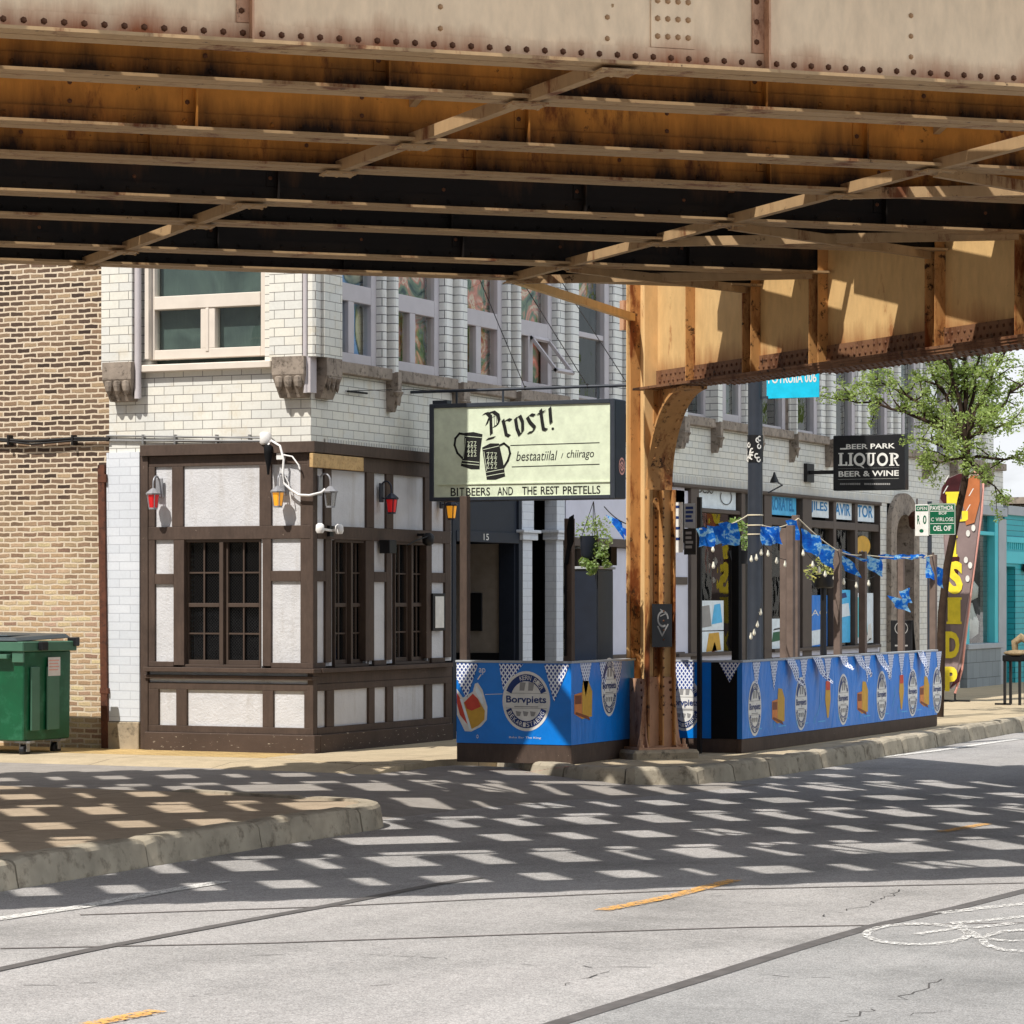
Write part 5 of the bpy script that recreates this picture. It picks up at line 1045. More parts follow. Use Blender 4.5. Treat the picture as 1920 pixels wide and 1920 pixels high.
slab(1738, 1768, ht, hb); slab(1724, 1782, hb-14, hb); slab(1724, 1780, ht, ht+13); c, e = q6(1775, 992), q6(1830, 955); ell(m_, PL_, c[0], c[1], e[0]-c[0], e[1]-c[1], .0037, n=20, a0=-90, a1=90, r_in=.5); nib(m_, PL_, [q6(1785,1030), q6(1818,1095)], .0039, .03, 0); slab(1808, 1838, hb-12, hb)
for yy in (1125, 1247): a, b = q6(1148, yy+8), q6(1832, yy-6); rect(m_, PL_, a[0], b[0], a[1], b[1], .003)
a, b = q6(1172, 918), q6(1240, 900); rect(m_, PL_, a[0], b[0], a[1], b[1], .003)
part(m_, 'lettering', M['cream'], CB, fixn=False)
m_ = MB(); ltext('DELIVERY', 1170, 1400, 1292, 1315); ltext('OPEN LATE ALL WEEK', 1435, 1740, 1292, 1315) if False else ltext('ICE TOBACCO SNACKS', 1435, 1740, 1292, 1315) if False else [rect(m_, PL_, q6(x,1315)[0], q6(x+16,1315)[0], q6(x,1315)[1], q6(x,1295)[1], .003) for x in range(1172, 1720, 21) if not 1400 < x < 1435]; part(m_, 'small_print', M['grey_print'], CB, fixn=False)
m_ = MB(); m_.bar((.02, lu+.1, ZF(1550,885,lu)), (a0, lu+.1, ZF(1550,885,lu)), .05, .06); m_.box(.002, .06, lu-.0, lu+.35, ZF(1545,903,lu), ZF(1545,868,lu)); part(m_, 'wall_arm', M['black'], t)
t = thing('sign_spotlight', 'small black gooseneck spotlight above the blue transom sign', 'light', (.05, U(1440,.05), ZS(1440,928)))
pa = Vector((.07, U(1440,.07), ZS(1440,925))); pb = Vector((.5, U(1452,.5), ZS(1452,900,.5))); m_ = MB(); m_.tube([pa, pa+Vector((.2,.1,.12)), pb], .012, 6); part(m_, 'arm', M['sgrey'], t); m_ = MB(); m_.lathe(pb, [(.07, -.04), (.06, .0), (.03, .06), (.012, .12)], 10); part(m_, 'head', M['black'], t)

# ================================================================ STREET FURNITURE
# --- lamp pole with cyan banner
ln, lu2 = 3.6, 4.4; t = thing('street_lamp_pole', 'dark grey street lamp pole with sticker collage and cyan banner', 'lamp pole', (ln, lu2, SW))
rp = .5*(1430-1402)/157.7
m_ = MB(); m_.lathe((ln, lu2, 0), [(rp*1.5, SW), (rp*1.5, SW+.4), (rp*1.12, SW+.5), (rp, 2.6), (rp*.95, 6), (rp*.7, 9)], 24); PO = part(m_, 'pole', M['sgrey'], t)
m_ = MB(); zk = ZF(1416, 835, lu2); m_.lathe((ln, lu2, 0), [(rp*1.06, zk-.2), (rp*1.06, zk+.12)], 24); ST = part(m_, 'sticker', M['black'], PO)
m_ = MB(); rg = random.Random(4)
for k in range(15):
    a = R(rg.uniform(200, 330)); pl = Plane((ln+rp*1.085*math.cos(a), lu2+rp*1.085*math.sin(a), zk+rg.uniform(-.2, .12)), (-math.sin(a), math.cos(a), 0), (0, 0, 1)); ell(m_, pl, 0, 0, .028, .033, .002, n=14, r_in=.5, a0=rg.uniform(0, 90), a1=rg.uniform(270, 420))
part(m_, 'sticker_marks', M['cream'], ST, fixn=False)
m_ = MB(); 
for zq in (966, 985, 1002): m_.lathe((ln, lu2, ZF(1416,zq,lu2)), [(rp*1.06, -.008), (rp*1.1, 0), (rp*1.06, .008)], 20)
part(m_, 'rope_tie', M['rope'], PO)
b0, b1 = X(1438, lu2), X(1536, lu2); zb0, zb1 = ZF(1487, 746, lu2), ZF(1487, 640, lu2)
m_ = MB(); m_.box(b0, b1, lu2-.01, lu2+.01, zb0, zb1); BN = part(m_, 'banner', M['cyan'], t); m_ = MB(); m_.box(ln+.05, b1, lu2-.015, lu2+.015, zb1-.03, zb1); m_.box(ln+.05, b0+.02, lu2-.012, lu2+.012, zb0+.0, zb0+.03); part(m_, 'banner_arm', M['sgrey'], t)
m_ = MB(); PB = Plane((0, lu2-.01, 0), (1, 0, 0), (0, 0, 1)); text(m_, PB, 'POTRUIIA 006', b0+.02, b1-.03, ZF(1487,718,lu2), ZF(1487,700,lu2), .002, bold=.02); part(m_, 'banner_text', M['cream'], BN, fixn=False)
# --- parking signs
pu = 9.85; t = thing('parking_sign_post', 'signpost with white and green parking rule signs beyond the blue barrier', 'street sign', (X(1742, pu), pu, SW))
m_ = MB(); m_.box(X(1742,pu)-.025, X(1742,pu)+.025, pu+.005, pu+.05, SW, ZF(1742,940,pu)); part(m_, 'post', M['sgrey'], t)
m_ = MB(); c0, c1, z0, z1 = X(1716,pu), X(1742,pu), ZF(1730,1005,pu), ZF(1730,946,pu); m_.box(c0, c1-.004, pu-.006, pu, z0, z1); o = part(m_, 'white_sign', M['cream'], t, bevel=.01); PP = Plane((0, pu-.006, 0), (1, 0, 0), (0, 0, 1)); H_ = z1-z0
m_ = MB(); rect(m_, PP, c0+.01, c1-.014, z1-.09, z1-.012, .002); text(m_, PP, 'R', c0+.03, c0+.07, z0+.16, z0+.28, .002, bold=.02); text(m_, PP, '0', c0+.11, c0+.16, z0+.16, z0+.28, .002, bold=.02); ell(m_, PP, c0+.09, z0+.07, .03, .025, .002, n=16); part(m_, 'sign_print', M['sgreen'], o, fixn=False); m_ = MB(); text(m_, PP, 'OPEN', c0+.025, c1-.03, z1-.075, z1-.03, .003); part(m_, 'sign_print', M['cream'], o, fixn=False)
m_ = MB(); c0, c1, z1 = X(1742,pu), X(1792,pu), ZF(1760,944,pu); m_.box(c0, c1, pu-.006, pu, z0+.01, z1); o = part(m_, 'green_sign', M['sgreen'], t, bevel=.012)
m_ = MB(); text(m_, PP, 'PAVETHOR', c0+.02, c1-.03, z1-.09, z1-.03, .002, bold=.015); text(m_, PP, 'BOF', c0+.14, c1-.12, z1-.15, z1-.115, .002); rect(m_, PP, c0+.02, c1-.02, z1-.108, z1-.1, .002); text(m_, PP, 'C VIRLOSE', c0+.03, c1-.03, z1-.24, z1-.19, .002); rect(m_, PP, c0+.02, c1-.02, z1-.275, z1-.268, .002); text(m_, PP, 'OEL OIF', c0+.06, c1-.06, z1-.37, z1-.3, .002, bold=.015); 
for b in ((c0+.006,c1-.006,z1-.012,z1-.006),(c0+.006,c1-.006,z0+.016,z0+.022),(c0+.006,c0+.012,z0+.022,z1-.012),(c1-.012,c1-.006,z0+.022,z1-.012)): rect(m_, PP, *b, .0015)
part(m_, 'sign_print', M['cream'], o, fixn=False)
# --- thin black post with small signs beside the column
bu = 1.72; bx = X(1311, bu); t = thing('stop_sign_post', 'thin black post with small white and black notice boards beside the rusty column', 'street sign', (bx, bu, SW))
m_ = MB(); m_.box(bx-.02, bx+.025, bu-.02, bu+.025, SW, ZF(1311,932,bu)); part(m_, 'post', M['black'], t)
for a, b, c, d, mt, nm in ((1265,1282,942,1036,M['cream'],'tall_notice'), (1284,1305,944,990,M['grey_trim'],'grey_notice'), (1284,1306,991,1040,M['black'],'black_notice')):
    m_ = MB(); m_.box(X(a,bu), X(b,bu), bu-.025, bu-.021, ZF(a,d,bu), ZF(a,c,bu)); o = part(m_, nm, mt, t); PN = Plane((0, bu-.025, 0), (1, 0, 0), (0, 0, 1)); m_ = MB(); rg = random.Random(a+c)
    for k in range(4): y = c+6+k*(d-c-14)/4; rect(m_, PN, X(a+3,bu), X(b-rg.uniform(2,8),bu), ZF(a,y+5,bu), ZF(a,y,bu), .002)
    part(m_, 'print', M['grey_print'] if mt is M['black'] else M['blue_dk'], o, fixn=False)
# --- feather flag
fu = 18.5; fn = X(1778, fu); FL = thing('feather_flag', 'tall brown feather flag with yellow letters leaning beside the tree', 'flag', (fn, fu, SW))
PFl = Plane((0, fu, 0), (1, 0, 0), (0, 0, 1))
def fq(px, py): return (X(px, fu), ZF(px, py, fu))
Lf = [fq(1768,1295), fq(1772,1180), fq(1772,1060), fq(1768,985), fq(1762,940), fq(1766,915), fq(1778,896), fq(1800,887), fq(1822,886)]; Rt = [fq(1840,892), fq(1842,915), fq(1838,960), fq(1830,1040), fq(1820,1100), fq(1808,1200), fq(1802,1255), fq(1790,1290)]
m_ = MB(); pp = Lf+Rt; m_.add([PFl.p(a, b, .006+.02*math.sin(b*4)) for a, b in pp]+[PFl.p(a, b, -.006+.02*math.sin(b*4)) for a, b in pp], [tuple(range(len(pp))), tuple(range(len(pp), 2*len(pp)))]); CLT = part(m_, 'cloth', M['flagbrown'], FL)
m_ = MB(); poly(m_, PFl, [fq(1764,935), fq(1768,913), fq(1780,897), fq(1800,888), fq(1806,889), fq(1796,930), fq(1782,960)], .03); poly(m_, PFl, [fq(1780,1030), fq(1800,1045), fq(1796,1085), fq(1778,1080)], .03); poly(m_, PFl, [fq(1782,1290), fq(1803,1250), fq(1800,1278)], .03); part(m_, 'dark_print', M['flagdark'], CLT, fixn=False)
m_ = MB(); poly(m_, PFl, [fq(1808,890), fq(1838,893), fq(1838,940), fq(1828,980), fq(1812,985), fq(1806,940)], .03); part(m_, 'orange_print', M['flagtan'], CLT, fixn=False)
m_ = MB()
for k, (a, b) in enumerate(((1772,905),(1770,925),(1812,905),(1818,930),(1812,960),(1826,990),(1816,1000),(1812,1050),(1820,1060),(1815,1085))): c = fq(a, b); ell(m_, PFl, c[0], c[1], .035, .055, .032, n=12) if k > 4 else nib(m_, PFl, [fq(a, b), fq(a+8, b-14)], .032, .02, 10)
part(m_, 'pale_print', M['cream'], CLT, fixn=False)
for ch, a, b, c, d in (('I',1776,1798,922,950), ('J',1796,1816,958,978), ('I',1784,1794,1004,1044), ('S',1778,1806,1052,1114), ('I',1778,1802,1120,1170), ('D',1774,1800,1184,1234), ('P',1773,1796,1250,1296)):
    m_ = MB(); p0, p1 = fq(a, d), fq(b, c); text(m_, PFl, ch, p0[0], p1[0], p0[1], p1[1], .034, bold=.05)
    if ch == 'I': [rect(m_, PFl, p0[0]-.02, p1[0]+.02, y-.02, y+.02, .0345) for y in (p0[1]+.02, p1[1]-.02)]
    part(m_, 'yellow_letter', M['yellow'], CLT, fixn=False)
m_ = MB(); m_.tube([PFl.p(*fq(1790,1300), -.02), PFl.p(*fq(1803,1255), -.02), PFl.p(*fq(1809,1200), -.02), PFl.p(*fq(1821,1100), -.02), PFl.p(*fq(1840,960), -.02), PFl.p(*fq(1843,900), -.02), PFl.p(*fq(1825,884), -.02)], .022, 8); part(m_, 'pole_sleeve', M['pinkpole'], FL)
m_ = MB(); p = PFl.p(*fq(1790,1300), -.02); m_.tube([p, (p.x, p.y, SW)], .015, 8); m_.box(p.x-.25, p.x+.25, p.y-.03, p.y+.03, SW, SW+.03); m_.box(p.x-.03, p.x+.03, p.y-.25, p.y-.031, SW, SW+.03); part(m_, 'ground_stand', M['black'], FL)
# --- metal stand at the right edge
p = onz(1898, 1322, SW); t = thing('metal_stand', 'black metal stand with tan carved ornament at the right edge', 'stand', (p.x, p.y, SW))
xs = [X(1884, p.y), X(1912, p.y)]; zt_ = ZF(1898, 1240, p.y); m_ = MB()
for x in xs:
    for dy in (0, .35): m_.box(x-.02, x+.02, p.y+dy-.02, p.y+dy+.02, SW, zt_-.0)
m_.box(xs[0]-.16, xs[0]+.1, p.y-.02, p.y+.02, SW, SW+.03); part(m_, 'legs', M['black'], t)
m_ = MB(); m_.box(xs[0]-.03, xs[1]+.6, p.y-.04, p.y+.4, zt_, zt_+.1); m_.box(xs[0]+.02, xs[1]+.6, p.y, p.y+.36, zt_-.35, zt_-.02) if False else None; part(m_, 'tray', M['blackmatte'], t, bevel=.01)
m_ = MB(); c = Vector((xs[0]+.18, p.y+.15, zt_+.1)); m_.lathe(c+Vector((0,0,.0)), [(.2, 0), (.24, .03), (.2, .06), (.08, .08)], 12); m_.tube([c+Vector((-.05,0,.06)), c+Vector((-.06,0,.2)), c+Vector((.05,0,.28)), c+Vector((.16,0,.22)), c+Vector((.2,0,.1))], [.05,.06,.07,.06,.05], 8); part(m_, 'carved_ornament', M['wood_pale'], t)

# ================================================================ DUMPSTER
dp = onz(45, 1421, .08); du0 = dp.y-.1; dnr = X(130, du0+.55)
DM = thing('dumpster', 'green wheeled dumpster with grey lid parked against the brick wall', 'dumpster', (X(45,du0), du0+.6, .08))
cx_ = X(45, du0); zb_, zt_ = ZF(45, 1390, du0), ZF(45, 1222, du0)
xr0, xl = cx_, cx_-1.5; yb_ = du0+1.0
# body: front faces -u; right corner at cx_, right side runs back and outwards
rt_ = (X(133, yb_-.35), yb_-.35)
bp = [(xl, du0), (xr0, du0), (xr0+.50, du0+1.0), (xl, du0+1.0)]
xr1 = X(133, du0+.85); bp = [(xl, du0), (xr0, du0), (xr1, du0+.85), (xl, du0+.85)]
m_ = MB(); tpr = .03
m_.add([(a+(tpr if a < xr0-.5 else -tpr*.5), b, zb_) for a, b in bp]+[(a, b, zt_) for a, b in bp], [(0,3,2,1),(4,5,6,7),(0,1,5,4),(1,2,6,5),(2,3,7,6),(3,0,4,7)]); BD = part(m_, 'body', M['bin_green'], DM, bevel=.012)
m_ = MB(); sd = Vector((xr1-xr0, .85, 0)); sn = Vector((sd.y, -sd.x, 0)).normalized(); ex = .05
for f0, f1 in ((.12,.3),(.46,.72)):
    a = Vector((xr0, du0, 0))+sd*f0; b = Vector((xr0, du0, 0))+sd*f1; m_.obox((a+b)/2+sn*.012+Vector((0,0,(zb_+zt_)/2-.03)), (b-a)/2, sn*.012, Vector((0,0,(zt_-zb_)/2-.14)))
m_.box(xr0-.14, xr0+.01, du0-.03, du0-.001, zt_-.12, zt_); m_.box(xl, xr0-.16, du0-.1, du0-.001, zt_-.08, zt_-.03)
part(m_, 'rib', M['bin_pale'], DM, bevel=.006)
rm = [(xl-.03, du0-.05), (xr0+.02, du0-.05), (xr1+.07, du0+.87), (xl-.03, du0+.87)]
m_ = MB(); m_.add([(a, b, zt_) for a, b in rm]+[(a+.0, b, zt_+.11) for a, b in rm], [(0,3,2,1),(4,5,6,7),(0,1,5,4),(1,2,6,5),(2,3,7,6),(3,0,4,7)]); part(m_, 'rim', M['bin_pale'], DM, bevel=.01)
m_ = MB(); zl = zt_+.112; m_.add([(xl, du0-.06, zl), (xr0-.05, du0-.06, zl), (xr1+.0, du0+.86, zl+.03), (xl, du0+.86, zl+.03), (xl, du0-.06, zl+.03), (xr0-.1, du0-.04, zl+.045), (xr1-.06, du0+.84, zl+.08), (xl, du0+.84, zl+.1)], [(0,3,2,1),(4,5,6,7),(0,1,5,4),(1,2,6,5),(2,3,7,6),(3,0,4,7)])
m_.box(xl+.3, xr0-.25, du0+.05, du0+.5, zl+.05, zl+.07); part(m_, 'lid', M['bin_lid'], DM, bevel=.01)
m_ = MB(); p = Vector((xr0, du0, 0))+sd*.3+sn*.07; m_.obox((p.x, p.y, zt_+.06), sd.normalized()*.06, sn*.03, (0, 0, .05)); m_.box(xr1-.02, xr1+.09, du0+.8, du0+.9, zt_+.05, zt_+.15); part(m_, 'hinge_lug', M['black'], DM, bevel=.01)
PD = Plane(Vector((xr0, du0, zb_))+sn*.026, sd, (0, 0, 1)); m_ = MB(); L_ = sd.length; rect(m_, PD, L_*.47, L_*.73, (zt_-zb_)*.72, (zt_-zb_)*.93, .0); o = part(m_, 'warning_label', M['sticker'], DM, fixn=False); m_ = MB(); [rect(m_, PD, L_*.49, L_*(.70-.02*(k % 2)), (zt_-zb_)*(.90-k*.035)-.012, (zt_-zb_)*(.90-k*.035), .002) for k in range(4)]; part(m_, 'label_print', M['pinkpole'], o, fixn=False)
for (wx, wy) in ((xr0-.06, du0+.1), (xr1-.12, du0+.72), (xl+.2, du0+.1)):
    m_ = MB(); m_.box(wx-.1, wx+.1, wy-.05, wy+.05, zb_-.025, zb_-.002); m_.box(wx-.05, wx-.038, wy-.03, wy+.03, .08+.07, zb_-.025); m_.box(wx+.038, wx+.05, wy-.03, wy+.03, .08+.07, zb_-.025); o = part(m_, 'caster', M['galv'], DM)
    m_ = MB(); N = 18; c = Vector((wx, wy, .08+.075)); vsx = [(c.x+dx, c.y+.075*k_*math.cos(2*math.pi*i/N), c.z+.075*k_*math.sin(2*math.pi*i/N)) for dx, k_ in ((-.03,.9),(-.022,1),(.022,1),(.03,.9)) for i in range(N)]
    m_.add(vsx, [(r*N+i, r*N+(i+1) % N, (r+1)*N+(i+1) % N, (r+1)*N+i) for r in range(3) for i in range(N)]+[tuple(range(N)), tuple(range(3*N, 4*N))]); part(m_, 'wheel', M['black'], o)

# ================================================================ PATIO BARRIERS
def ring_text(mb, pl, s, cx, cz, rx, rz, a0, a1, h, off, flip=False):
    n = len(s)
    for i, ch in enumerate(s):
        if ch == ' ': continue
        a = R(a0+(a1-a0)*(i+.5)/n); ctr = pl.p(cx+rx*math.cos(a), cz+rz*math.sin(a)); up_ = (pl.r*math.cos(a)+pl.u*math.sin(a))*(-1 if flip else 1); rt_ = up_.cross(pl.n)
        p2 = Plane(ctr, rt_, up_); text(mb, p2, ch, -h*.35, h*.35, -h*.5, h*.5, off)
def badge(pl, cx, cz, rx, rz, par, small=False):
    m_ = MB(); ell(m_, pl, cx, cz, rx, rz, .002, n=44); b = part(m_, 'badge', M['cream'], par, fixn=False)
    m_ = MB(); ell(m_, pl, cx, cz, rx*.9, rz*.9, .004, n=26, a0=200, a1=340, r_in=.74); ell(m_, pl, cx, cz, rx*.9, rz*.9, .0042, n=26, a0=22, a1=158, r_in=.74); part(m_, 'badge_ring', M['blue_dk'], b, fixn=False)
    m_ = MB(); rect(m_, pl, cx-rx*.86, cx+rx*.86, cz+rz*.255, cz+rz*.27, .004); rect(m_, pl, cx-rx*.86, cx+rx*.86, cz-rz*.245, cz-rz*.23, .004); rect(m_, pl, cx-rx*.5, cx+rx*.5, cz-rz*.2, cz-rz*.17, .0043)
    for k in (-.28, .08): poly(m_, pl, [(cx+rx*k, cz+rz*.35), (cx+rx*(k+.2), cz+rz*.35), (cx+rx*(k+.26), cz+rz*.62), (cx+rx*(k+.02), cz+rz*.64)], .0044)
    for k in (-.4, -.1, .2): poly(m_, pl, [(cx+rx*k, cz-rz*.5), (cx+rx*(k+.14), cz-rz*.5), (cx+rx*(k+.2), cz-rz*.36), (cx+rx*(k-.04), cz-rz*.33)], .0045)
    part(m_, 'badge_picture', M['grey_print'], b, fixn=False)
    m_ = MB(); text(m_, pl, 'Borvpiets', cx-rx*.84, cx+rx*.84, cz-rz*.13, cz+rz*.18, .005, bold=.02); part(m_, 'badge_word', M['blue_dk'], b, fixn=False)
    m_ = MB(); ring_text(m_, pl, 'BEKARISTAENG', cx, cz, rx*.785, rz*.785, 205, 335, rz*.15, .0055, True); ring_text(m_, pl, 'KERN BIER', cx, cz, rx*.785, rz*.785, 110, 30, rz*.15, .0055); part(m_, 'badge_ring_text', M['cream'], b, fixn=False)
def tri(pl, cx, zt, w, h, par, lean=0.):
    m_ = MB(); poly(m_, pl, [(cx-w/2, zt), (cx+lean, zt-h), (cx+w/2, zt)], .003); part(m_, 'pennant_print', M['loz'], par, fixn=False)
def burger_mug(pl, cx, cz, w, h, par):         # printed tan mug of beer with dark snack beside it
    m_ = MB(); poly(m_, pl, [(cx-w*.05, cz-h*.5), (cx+w*.5, cz-h*.45), (cx+w*.52, cz+h*.2), (cx+w*.3, cz+h*.48), (cx, cz+h*.5), (cx-w*.05, cz+h*.3)], .003); b = part(m_, 'mug_print', M['gold'], par, fixn=False)
    m_ = MB(); poly(m_, pl, [(cx-w*.5, cz-h*.35), (cx-w*.06, cz-h*.5), (cx-w*.06, cz+h*.2), (cx-w*.5, cz+h*.15)], .003); part(m_, 'snack_print', M['amber_print'], b, fixn=False)
    m_ = MB(); rect(m_, pl, cx-w*.46, cx-w*.1, cz-h*.1, cz+h*.12, .004); poly(m_, pl, [(cx-w*.45, cz-h*.36), (cx+w*.4, cz-h*.55), (cx+w*.3, cz-h*.44), (cx-w*.4, cz-h*.3)], .0045); part(m_, 'dark_print', M['brown_print'], b, fixn=False)
def glass_print(pl, cx, cz, w, h, par):
    m_ = MB(); poly(m_, pl, [(cx-w*.3, cz+h*.5), (cx+w*.3, cz+h*.5), (cx+w*.4, cz), (cx+w*.1, cz-h*.5), (cx-w*.1, cz-h*.5), (cx-w*.4, cz)], .003); b = part(m_, 'glass_print', M['gold'], par, fixn=False)
    m_ = MB(); rect(m_, pl, cx-w*.28, cx+w*.28, cz+h*.25, cz+h*.5, .004); part(m_, 'dark_print', M['red_print'], b, fixn=False); m_ = MB(); line(m_, pl, [(cx-w*1.1, cz+h*.2), (cx-w*1.1, cz-h*.1), (cx-w*1.5, cz-h*.4)], .003, .012); part(m_, 'outline_print', M['blue_mid'], b, fixn=False)
fb_u = -.85; pn0, pn1 = X(856, fb_u), X(1071, fb_u); ztp = ZF(960, 1241, fb_u); zbl = ZF(960, 1395, fb_u)
N1 = pn1; U2 = 1.95; N2 = onz(1395, 1412, SW).x; U3 = 9.42
P1 = thing('patio_barrier', 'near blue bannered patio barrier with round badge and posts, left of the rusty column', 'barrier', ((pn0+pn1)/2, fb_u, SW))
m_ = MB(); m_.box(pn0, pn1, fb_u+.005, fb_u+.06, SW, zbl+.0); m_.box(pn1-.06, pn1-.005, fb_u+.061, U2-.05, SW, zbl); part(m_, 'base_board', M['timber_worn'], P1, bevel=.005)
m_ = MB(); m_.box(pn0, pn1, fb_u, fb_u+.06, zbl+.001, ztp-.012); m_.box(pn1-.06, pn1, fb_u+.061, U2-.05, zbl+.001, ztp-.012); BNR = part(m_, 'banner', M['blue'], P1)
m_ = MB(); m_.box(pn0-.01, pn1+.01, fb_u-.012, fb_u+.07, ztp-.011, ztp+.012); m_.box(pn1-.07, pn1+.012, fb_u+.071, U2-.05, ztp-.011, ztp+.012); part(m_, 'top_rail', M['grey_trim'], P1, bevel=.004)
PA = Plane((pn0, fb_u, 0), (1, 0, 0), (0, 0, 1)); wA = pn1-pn0
qa = lambda cx, cy: (X(840+cx/5.333, fb_u)-pn0, ZF(840+cx/5.333, 1220+cy/5.333, fb_u))
c = qa(783, 505); e = qa(1022, 505); e2 = qa(783, 205); badge(PA, c[0], c[1], e[0]-c[0], e2[1]-c[1], BNR)
for pts in ([(80,125),(305,130),(190,480),(70,280)], [(510,130),(752,135),(600,330),(552,395)], [(965,138),(1215,140),(1062,515)]):
    m_ = MB(); poly(m_, PA, [(max(a, .004), b) for a, b in (qa(*p) for p in pts)], .007 if pts[0][0] != 510 else .0015); part(m_, 'pennant_print', M['loz'], BNR, fixn=False)
m_ = MB(); poly(m_, PA, [(max(qa(*p)[0], .004), qa(*p)[1]) for p in ((66,380),(150,470),(250,410),(270,330),(300,320),(345,390),(395,560),(390,690),(330,760),(235,808),(170,805),(90,640))], .003); gp = part(m_, 'glass_print', M['cream'], BNR, fixn=False)
m_ = MB(); poly(m_, PA, [(max(qa(*p)[0], .006), qa(*p)[1]) for p in ((80,470),(160,520),(250,430),(300,480),(370,600),(365,690),(310,745),(235,785),(120,640))], .0045); g2 = part(m_, 'drink_print', M['gold'], gp, fixn=False)
m_ = MB(); poly(m_, PA, [qa(*p) for p in ((165,515),(250,430),(300,480),(330,560),(240,600),(190,580))], .0055); poly(m_, PA, [(max(qa(*p)[0], .006), qa(*p)[1]) for p in ((75,420),(110,450),(170,560),(215,760),(120,640),(85,520))], .0055); part(m_, 'fruit_print', M['red_print'], gp, fixn=False)
m_ = MB(); poly(m_, PA, [qa(*p) for p in ((120,480),(150,490),(240,790),(215,790))], .0062); poly(m_, PA, [qa(*p) for p in ((285,350),(335,420),(360,540),(330,520),(275,400))], .0045); part(m_, 'glint_print', M['pale'], gp, fixn=False)
m_ = MB(); a, b = qa(612, 880), qa(930, 862); text(m_, PA, 'Bake Bar The King', a[0], b[0], a[1], b[1], .002); text(m_, PA, 'ap', qa(310,240)[0], qa(375,170)[0], qa(340,240)[1], qa(340,175)[1], .002); line(m_, PA, [qa(300,285), qa(330,240)], .002, .012); ell(m_, PA, qa(295,858)[0], qa(295,858)[1], .012, .02, .002, n=12, r_in=.6, a0=0, a1=359); line(m_, PA, [qa(375,438), qa(545,432)], .002, .006); part(m_, 'caption_print', M['cream'], BNR, fixn=False)
PSd = Plane((N1, 0, 0), (0, 1, 0), (0, 0, 1)); cu = U(1142, N1); badge(PSd, cu, ZS(1142, 1288, N1), .21, .31, BNR); cu2 = U(1093, N1); burger_mug(PSd, cu2, ZS(1093, 1312, N1), .46, .4, BNR); tri(PSd, U(1098, N1), ztp-.015, .3, .35, BNR); tri(PSd, U(1132, N1), ztp-.016, .24, .34, BNR); tri(PSd, U(1158, N1), ztp-.015, .24, .34, BNR)
for px, hz in ((870, 930), (1066, 972)):
    x = X(px, fb_u+.09); m_ = MB(); m_.box(x-.042, x+.042, fb_u+.072, fb_u+.16, SW, ZF(px, hz, fb_u+.09)); part(m_, 'post', M['timber_worn'], P1, bevel=.004)
m_ = MB(); x = X(1066, fb_u); pl = Plane((x-.05, fb_u+.07, 0), (1, 0, 0), (0, 0, 1)); z_ = ZF(1066, 975, fb_u); poly(m_, pl, [(.0, z_-.1), (.03, z_+.03), (.085, z_+.06), (.085, z_-.22), (.05, z_-.3), (.02, z_-.45), (-.03, z_-.5), (-.02, z_-.4), (.01, z_-.25)], .01); m_.tube([pl.p(-.01, z_-.45, .01), pl.p(-.012, z_-1.4, .01)], .012, 6); part(m_, 'torn_cloth', M['blackmatte'], P1, fixn=False)
# long barrier
P2 = thing('patio_barrier', 'long blue bannered patio barrier running along the kerb behind the rusty column', 'barrier', (N2, (U2+U3)/2, SW))
zt2 = ZS(1400, 1240, N2); zb2 = ZS(1400, 1385, N2)
m_ = MB(); m_.box(N2-.06, N2-.005, U2+.0, U3, SW, zb2); m_.box(N1+.02, N2-.061, U2+.005, U2+.06, SW, zb2); part(m_, 'base_board', M['timber_worn'], P2, bevel=.005)
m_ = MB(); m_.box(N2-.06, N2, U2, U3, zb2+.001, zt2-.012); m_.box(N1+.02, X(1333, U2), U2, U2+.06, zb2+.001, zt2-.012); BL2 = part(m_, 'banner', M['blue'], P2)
m_ = MB(); m_.box(N2-.07, N2+.012, U2-.012, U3+.01, zt2-.011, zt2+.012); m_.box(N1+.01, N2-.071, U2-.012, U2+.07, zt2-.011, zt2+.012); part(m_, 'top_rail', M['grey_trim'], P2, bevel=.004)
m_ = MB(); m_.box(X(1333, U2)+.001, N2-.061, U2+.001, U2+.06, zb2+.001, zt2-.012); part(m_, 'shadow_panel', M['blackmatte'], P2)  # black panel stands for the shadow over this end of the banner
PL2 = Plane((N2, 0, 0), (0, 1, 0), (0, 0, 1)); zm2 = (zt2+zb2)/2
for px in (1415, 1502, 1581, 1653, 1711, 1757): badge(PL2, U(px, N2), zm2-.1, .21, .31, BL2, True)
for px in (1459, 1617, 1733): burger_mug(PL2, U(px, N2), zm2-.1, .42, .40, BL2)
for px in (1552, 1690): glass_print(PL2, U(px, N2), zm2-.08, .26, .44, BL2)
for px in (1418, 1451, 1507, 1552, 1626, 1670, 1690, 1709, 1740, 1760): tri(PL2, U(px, N2), zt2-.013, .26, .34, BL2)
m_ = MB()
for px in (1420, 1466, 1508, 1540, 1585, 1625, 1660, 1695, 1722, 1752): uu = U(px, N2); rect(m_, PL2, uu-.12, uu+.14, zb2+.09, zb2+.1, .002); line(m_, PL2, [(uu-.28, zb2+.08), (uu-.26, zb2+.16), (uu-.24, zb2+.08)], .0021, .008); line(m_, PL2, [(uu-.22, zb2+.07), (uu-.2, zb2+.2)], .0022, .006)
part(m_, 'caption_print', M['blue_mid'], BL2, fixn=False)
